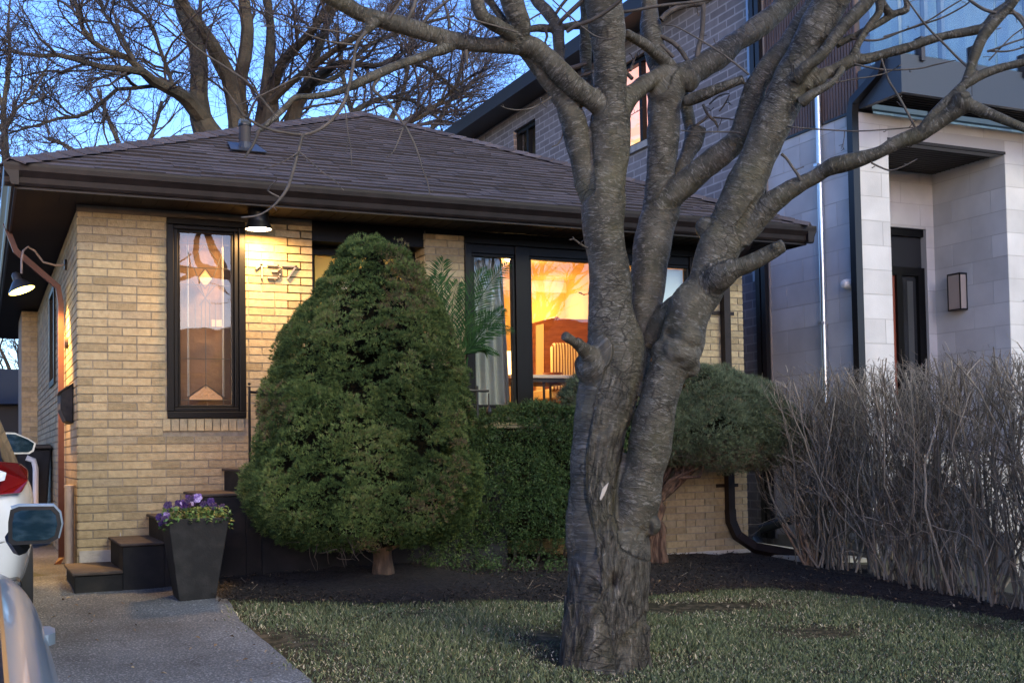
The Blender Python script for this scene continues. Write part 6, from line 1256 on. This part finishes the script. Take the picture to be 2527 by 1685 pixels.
# ------------------------------------------------------------------ big bare trees behind
def bgtree(name, label, limbs, dep, base, seed_l=1.0, per1=9, haze=1.0, tw=1.0, m=None):
    t = thing(name, label, 'tree', base, 'bare trees behind the bungalow'); V_, Q_, o_ = [], [], 0; mb = MB(); P1s = []
    for pts in limbs:
        p = spl([(x, y, r, dep+dd) for x, y, r, dd in pts], .25); mb.tube([tuple(a) for a in p[:, :3]], list(p[:, 3]), 8)
        k = 8; ii = np.linspace(0, len(p)-1, k); P1s.append((np.array([[np.interp(i, range(len(p)), p[:, c]) for c in range(3)] for i in ii]), np.interp(ii, range(len(p)), p[:, 3])))
    mb.build('trunk', M['bg_bark'], t, smooth=True)
    P1 = np.array([a for a, b in P1s]); R1 = np.array([b for a, b in P1s])
    Ls = np.linalg.norm(P1[:, -1]-P1[:, 0], axis=1).mean()
    P2, R2 = children_of(P1, R1, per1, .12, 1, .75, 1.2*seed_l, 3.6*seed_l, 9, .20, .05, .032, .22)
    P3, R3 = children_of(P2, R2, 7, .12, 1, .8, .6*seed_l, 1.7*seed_l, 7, .22, .04, .012, .4)
    P4, R4 = children_of(P3, R3, 8, .1, 1, .9, .25*seed_l, .95*seed_l, 5, .22, .03, .0065*tw, .6)
    for Pn, Rn, s_ in ((P2, R2, 5), (P3, R3, 3), (P4, np.maximum(R4, .0032*tw), 3)): V, q = batch_tubes(Pn, Rn, s_); V_.append(V); Q_.append(q+o_); o_ += len(V)
    np_mesh('crown', np.concatenate(V_), np.concatenate(Q_), M['bg_twig'], parent=t); print(name, len(P2), len(P3), len(P4)); return t
def L_(*p): return [(x, y, r, dd) for x, y, r, dd in p]
main = [
 L_((560, 420, 60, 0), (520, 345, 38, 0), (495, 290, 27, 0), (490, 240, 23, 0), (491, 143, 21, .3), (470, 71, 20, .5), (445, 0, 18, .8), (430, -120, 12, 1), (420, -260, 6, 1)),
 L_((505, 300, 24, 0), (460, 245, 18, -.5), (421, 221, 16, -1), (375, 198, 13, -1.5), (350, 177, 11, -2), (304, 171, 8, -2.4), (250, 166, 7.5, -2.8), (200, 150, 7, -3), (143, 136, 6, -3.4), (100, 139, 5, -3.6), (54, 132, 4, -3.8), (-40, 118, 3, -4)),
 L_((400, 214, 7, -1), (375, 213, 5, -1.2), (332, 218, 5, -1.5), (289, 221, 5, -1.8), (264, 243, 5, -2), (229, 272, 5, -2.2), (189, 289, 4.5, -2.5), (143, 293, 4, -2.8), (100, 307, 3, -3), (20, 330, 2, -3)),
 L_((356, 178, 9, -2), (343, 168, 8, -2), (314, 143, 8, -2.2), (261, 125, 7, -2.5), (229, 104, 6.5, -2.8), (204, 71, 6, -3), (193, 29, 5, -3), (175, -30, 4, -3), (160, -120, 3, -3)),
 L_((330, 150, 6, -2), (310, 110, 5, -1.6), (290, 72, 4.5, -1.4), (264, 46, 4, -1.2), (246, 0, 4, -1), (230, -80, 3, -1)),
 L_((430, 218, 7, -1), (424, 205, 6, -.5), (411, 164, 5, 0), (393, 118, 5, .3), (379, 71, 4.5, .6), (350, 36, 4, .8), (321, 10, 3.4, 1), (280, -60, 2.5, 1)),
 L_((600, 420, 55, .3), (590, 330, 27, .3), (575, 240, 20, .3), (563, 185, 20, .2), (545, 150, 19, 0), (518, 100, 16, -.4), (478, 45, 13.5, -.7), (445, 0, 12, -1), (400, -90, 8, -1.4), (360, -200, 5, -1.6)),
 L_((605, 410, 40, .6), (595, 300, 22, .6), (590, 214, 17, .7), (604, 143, 17, .8), (611, 71, 16, .9), (602, 0, 15, 1), (598, -120, 10, 1), (585, -260, 5, 1)),
 L_((640, 420, 40, 1), (650, 300, 22, 1), (657, 214, 14, 1.1), (664, 143, 12, 1.2), (668, 71, 11, 1.3), (661, 0, 10, 1.4), (665, -130, 6, 1.5)),
 L_((660, 420, 40, .6), (668, 285, 21, .6), (677, 215, 13, .4), (698, 152, 11.5, 0), (750, 100, 10, -.5), (796, 43, 9, -1), (824, 0, 8, -1.2), (880, -110, 5, -1.6)),
 L_((700, 420, 30, 1), (719, 310, 21, 1), (735, 255, 17, 1), (755, 222, 14, 1), (770, 166, 11, .9), (788, 115, 10, .8), (806, 64, 8.5, .7), (832, 0, 8, .6), (860, -110, 5, .4)),
 L_((748, 232, 16, 1), (770, 205, 13, .6), (801, 179, 12, .2), (844, 155, 8.5, -.4), (921, 163, 6.5, -1), (985, 150, 6, -1.5), (1049, 166, 5, -1.8), (1072, 179, 4.2, -2), (1119, 217, 3.5, -2.2), (1165, 245, 2, -2.4)),
 L_((670, 250, 10, .4), (719, 204, 8.5, 0), (781, 158, 8, -.5), (832, 120, 7.5, -1), (878, 92, 7, -1.3), (950, 40, 5, -1.5), (1010, -30, 3.5, -2)),
 L_((940, 340, 9, -2), (985, 312, 7, -2), (1019, 298, 6, -2), (1049, 283, 5.5, -2), (1085, 256, 5, -2), (1119, 221, 4, -2.2), (1160, 190, 3, -2.4), (1200, 170, 2, -2.5)),
 L_((760, 210, 8, .5), (830, 190, 6, 1.5), (900, 120, 6, 2), (960, 90, 5, 2.5), (1040, 60, 4, 3), (1120, 40, 3, 3)),
 L_((800, 380, 14, 2), (850, 300, 9, 2), (900, 260, 7, 2.4), (960, 240, 5.5, 2.6), (1020, 250, 4, 3), (1090, 300, 3, 3)),
]
bgtree('bare_tree', 'huge bare spreading tree with many upright trunks behind the roof vent', main, 25, tuple(at(600, 560, 25)), 1.0, 13)
left_ = [
 L_((16, 640, 16, 0), (15, 480, 11, 0), (14, 393, 9, 0), (12, 340, 8, 0), (8, 280, 7, 0), (14, 220, 5, 0), (25, 150, 4, 0), (20, 60, 3, 0), (30, -40, 2, 0)),
 L_((12, 330, 6, 0), (-10, 300, 5, 0), (-60, 250, 4, 0)), L_((14, 320, 5, 0), (40, 270, 4, 0), (75, 240, 3, 0), (110, 180, 2, 0)), L_((14, 400, 5, 0), (0, 410, 4, 0), (-40, 380, 3, 0)), L_((14, 500, 5, 0), (30, 480, 3.5, 0), (60, 440, 2.5, 0), (90, 400, 2, 0)), L_((8, 270, 5, 0), (-10, 200, 4, 0), (-20, 100, 3, 0))]
bgtree('bare_tree', 'slender bare tree rising at the left edge of the picture beside the eave', left_, 21, tuple(at(16, 1190, 21)), .6, 6)
low_ = [L_((40, 1180, 10, 0), (45, 1000, 8, 0), (30, 930, 5, 0), (10, 880, 4, 0), (-10, 840, 3, 0)), L_((45, 1000, 6, 0), (60, 940, 4, 0), (80, 890, 3, 0)), L_((44, 1020, 6, 0), (20, 960, 5, 0), (-20, 920, 4, 0)), L_((44, 1000, 5, 0), (50, 930, 4, 0), (48, 870, 3, 0))]
bgtree('bare_tree', 'low bare tree seen under the eave above the dark garage roof', low_, 29, tuple(at(40, 1180, 29)), .55, 8)
far_ = [L_((300, 800, 14, 0), (310, 500, 10, 0), (300, 380, 7, 0), (270, 300, 5, 0), (240, 220, 4, 0)), L_((310, 460, 8, 0), (350, 380, 6, 0), (380, 320, 5, 0), (400, 250, 4, 0)), L_((308, 500, 8, 0), (240, 420, 6, 0), (180, 370, 5, 0), (120, 340, 4, 0))]
bgtree('bare_tree', 'distant pale twiggy tree low in the gap between the left eave and the spreading tree', far_, 40, tuple(at(300, 1150, 40)), 1.3, 9, tw=1.2)
far2 = [L_((900, 700, 18, 0), (905, 420, 13, 0), (890, 330, 9, 0), (860, 250, 7, 0), (840, 150, 5, 0), (830, 60, 4, 0)), L_((903, 400, 10, 0), (950, 320, 8, 0), (990, 240, 6, 0), (1010, 140, 5, 0), (1020, 30, 4, 0)), L_((905, 450, 10, 0), (1000, 380, 8, 0), (1080, 300, 6, 0), (1130, 200, 5, 0), (1150, 80, 4, 0)), L_((950, 330, 7, 0), (1050, 270, 5, 0), (1130, 240, 4, 0), (1190, 180, 3, 0))]
bgtree('bare_tree', 'twiggy bare tree behind the roof ridge next to the tall dark eave', far2, 36, tuple(at(900, 1150, 36)), 1.25, 14, tw=1.0)
# ------------------------------------------------------------------ across the street, mirrored in the window panes
def street_tree(x, y, h, label):
    z0 = gz(x, -3); t = thing('street_tree', label, 'tree', (x, y, z0), 'bare trees across the street'); b = np.array([[x, y, z0]])
    P0 = wiggle(b, np.array([[0, 0, 1.]]), np.array([h*.5]), 6, .04); R0 = np.array([np.linspace(.28, .18, 6)])
    P1, R1 = children_of(P0, R0, 9, .45, 1, .8, h*.4, h*.75, 9, .12, .08, .13, .25); P2, R2 = children_of(P1, R1, 8, .15, 1, .8, h*.12, h*.3, 7, .18, .05, .04, .3); P3, R3 = children_of(P2, R2, 7, .1, 1, .9, h*.05, h*.12, 5, .2, .03, .018, .5)
    V_, Q_, o_ = [], [], 0
    for Pn, Rn, s_ in ((P1, R1, 6), (P2, R2, 4), (P3, R3, 3)): V, q = batch_tubes(Pn, Rn, s_); V_.append(V); Q_.append(q+o_); o_ += len(V)
    V, q = batch_tubes(P0, R0, 10); np_mesh('trunk', V, q, M['bg_bark'], parent=t, smooth=True); np_mesh('crown', np.concatenate(V_), np.concatenate(Q_), M['bg_twig'], parent=t)
street_tree(9, -13, 11, 'tall bare street tree mirrored in the wide window'); street_tree(1, -15, 12, 'bare street tree mirrored in the narrow leaded window'); street_tree(17, -16, 12, 'bare street tree mirrored toward the right of the wide window')
for hx, hw_, zh, lab in ((-4, 15, 3.2, 'dark brick house across the street mirrored in the narrow leaded window'), (15, 17, 4.0, 'larger dark house across the street mirrored low in the wide window')):
    hs_ = thing('street_house', lab, 'house', (hx+hw_/2, -26, -1.8))
    mb = MB(); mb.box(hx, hx+hw_, -34, -26, -1.9, zh); mb.build('wall', M['nbrick2'], hs_)
    mb = MB(); mb.prism([(hx-.6, -25.4, zh), (hx-.6, -34.6, zh), (hx-.6, -30, zh+2.2)], (hw_+1.2, 0, 0)); mb.build('roof', M['shingle'], hs_)
    for k in range(4): mb = MB(); x_ = hx+1.5+k*(hw_-4)/3; mb.box(x_, x_+1.3, -26.0+.005, -25.95, .2, 1.6); mb.build('window', M['glass_tint'], hs_)
# ------------------------------------------------------------------ sky and light
w = bpy.data.worlds.new('World'); S.world = w; w.use_nodes = True; n = w.node_tree.nodes; l = w.node_tree.links
sk = n.new('ShaderNodeTexSky'); sk.sky_type = 'NISHITA'; sk.sun_disc = False; SE, SR = radians(9.5), radians(190)
sk.sun_elevation = SE; sk.sun_rotation = SR; sk.air_density = 1.0; sk.dust_density = .6; sk.ozone_density = 3.0
bg = n['Background']; bg.inputs[1].default_value = .06; tn = n.new('ShaderNodeMix'); tn.data_type = 'RGBA'; tn.blend_type = 'MULTIPLY'; tn.inputs[0].default_value = 1; tn.inputs[7].default_value = (1.0, .93, 1.12, 1); l.new(sk.outputs[0], tn.inputs[6]); hs = n.new('ShaderNodeHueSaturation'); hs.inputs['Saturation'].default_value = 1.0; l.new(tn.outputs[2], hs.inputs['Color']); ga = n.new('ShaderNodeGamma'); ga.inputs[1].default_value = 1.3; l.new(hs.outputs[0], ga.inputs[0]); l.new(ga.outputs[0], bg.inputs[0])
sl = bpy.data.lights.new('sun', 'SUN'); sl.energy = .5; sl.angle = radians(25); sl.color = (1, .93, .62)
so = bpy.data.objects.new('sun', sl); COL.objects.link(so); so.rotation_euler = Vector((-.35, 1, -.62)).to_track_quat('-Z', 'Y').to_euler()
S.view_settings.view_transform = 'Standard'; S.view_settings.look = 'None'; S.view_settings.exposure = 2.42; S.view_settings.gamma = 1
S.cycles.use_denoising = True
S.cycles.max_bounces = 8; S.cycles.transparent_max_bounces = 16
S.cycles.sample_clamp_indirect = 4
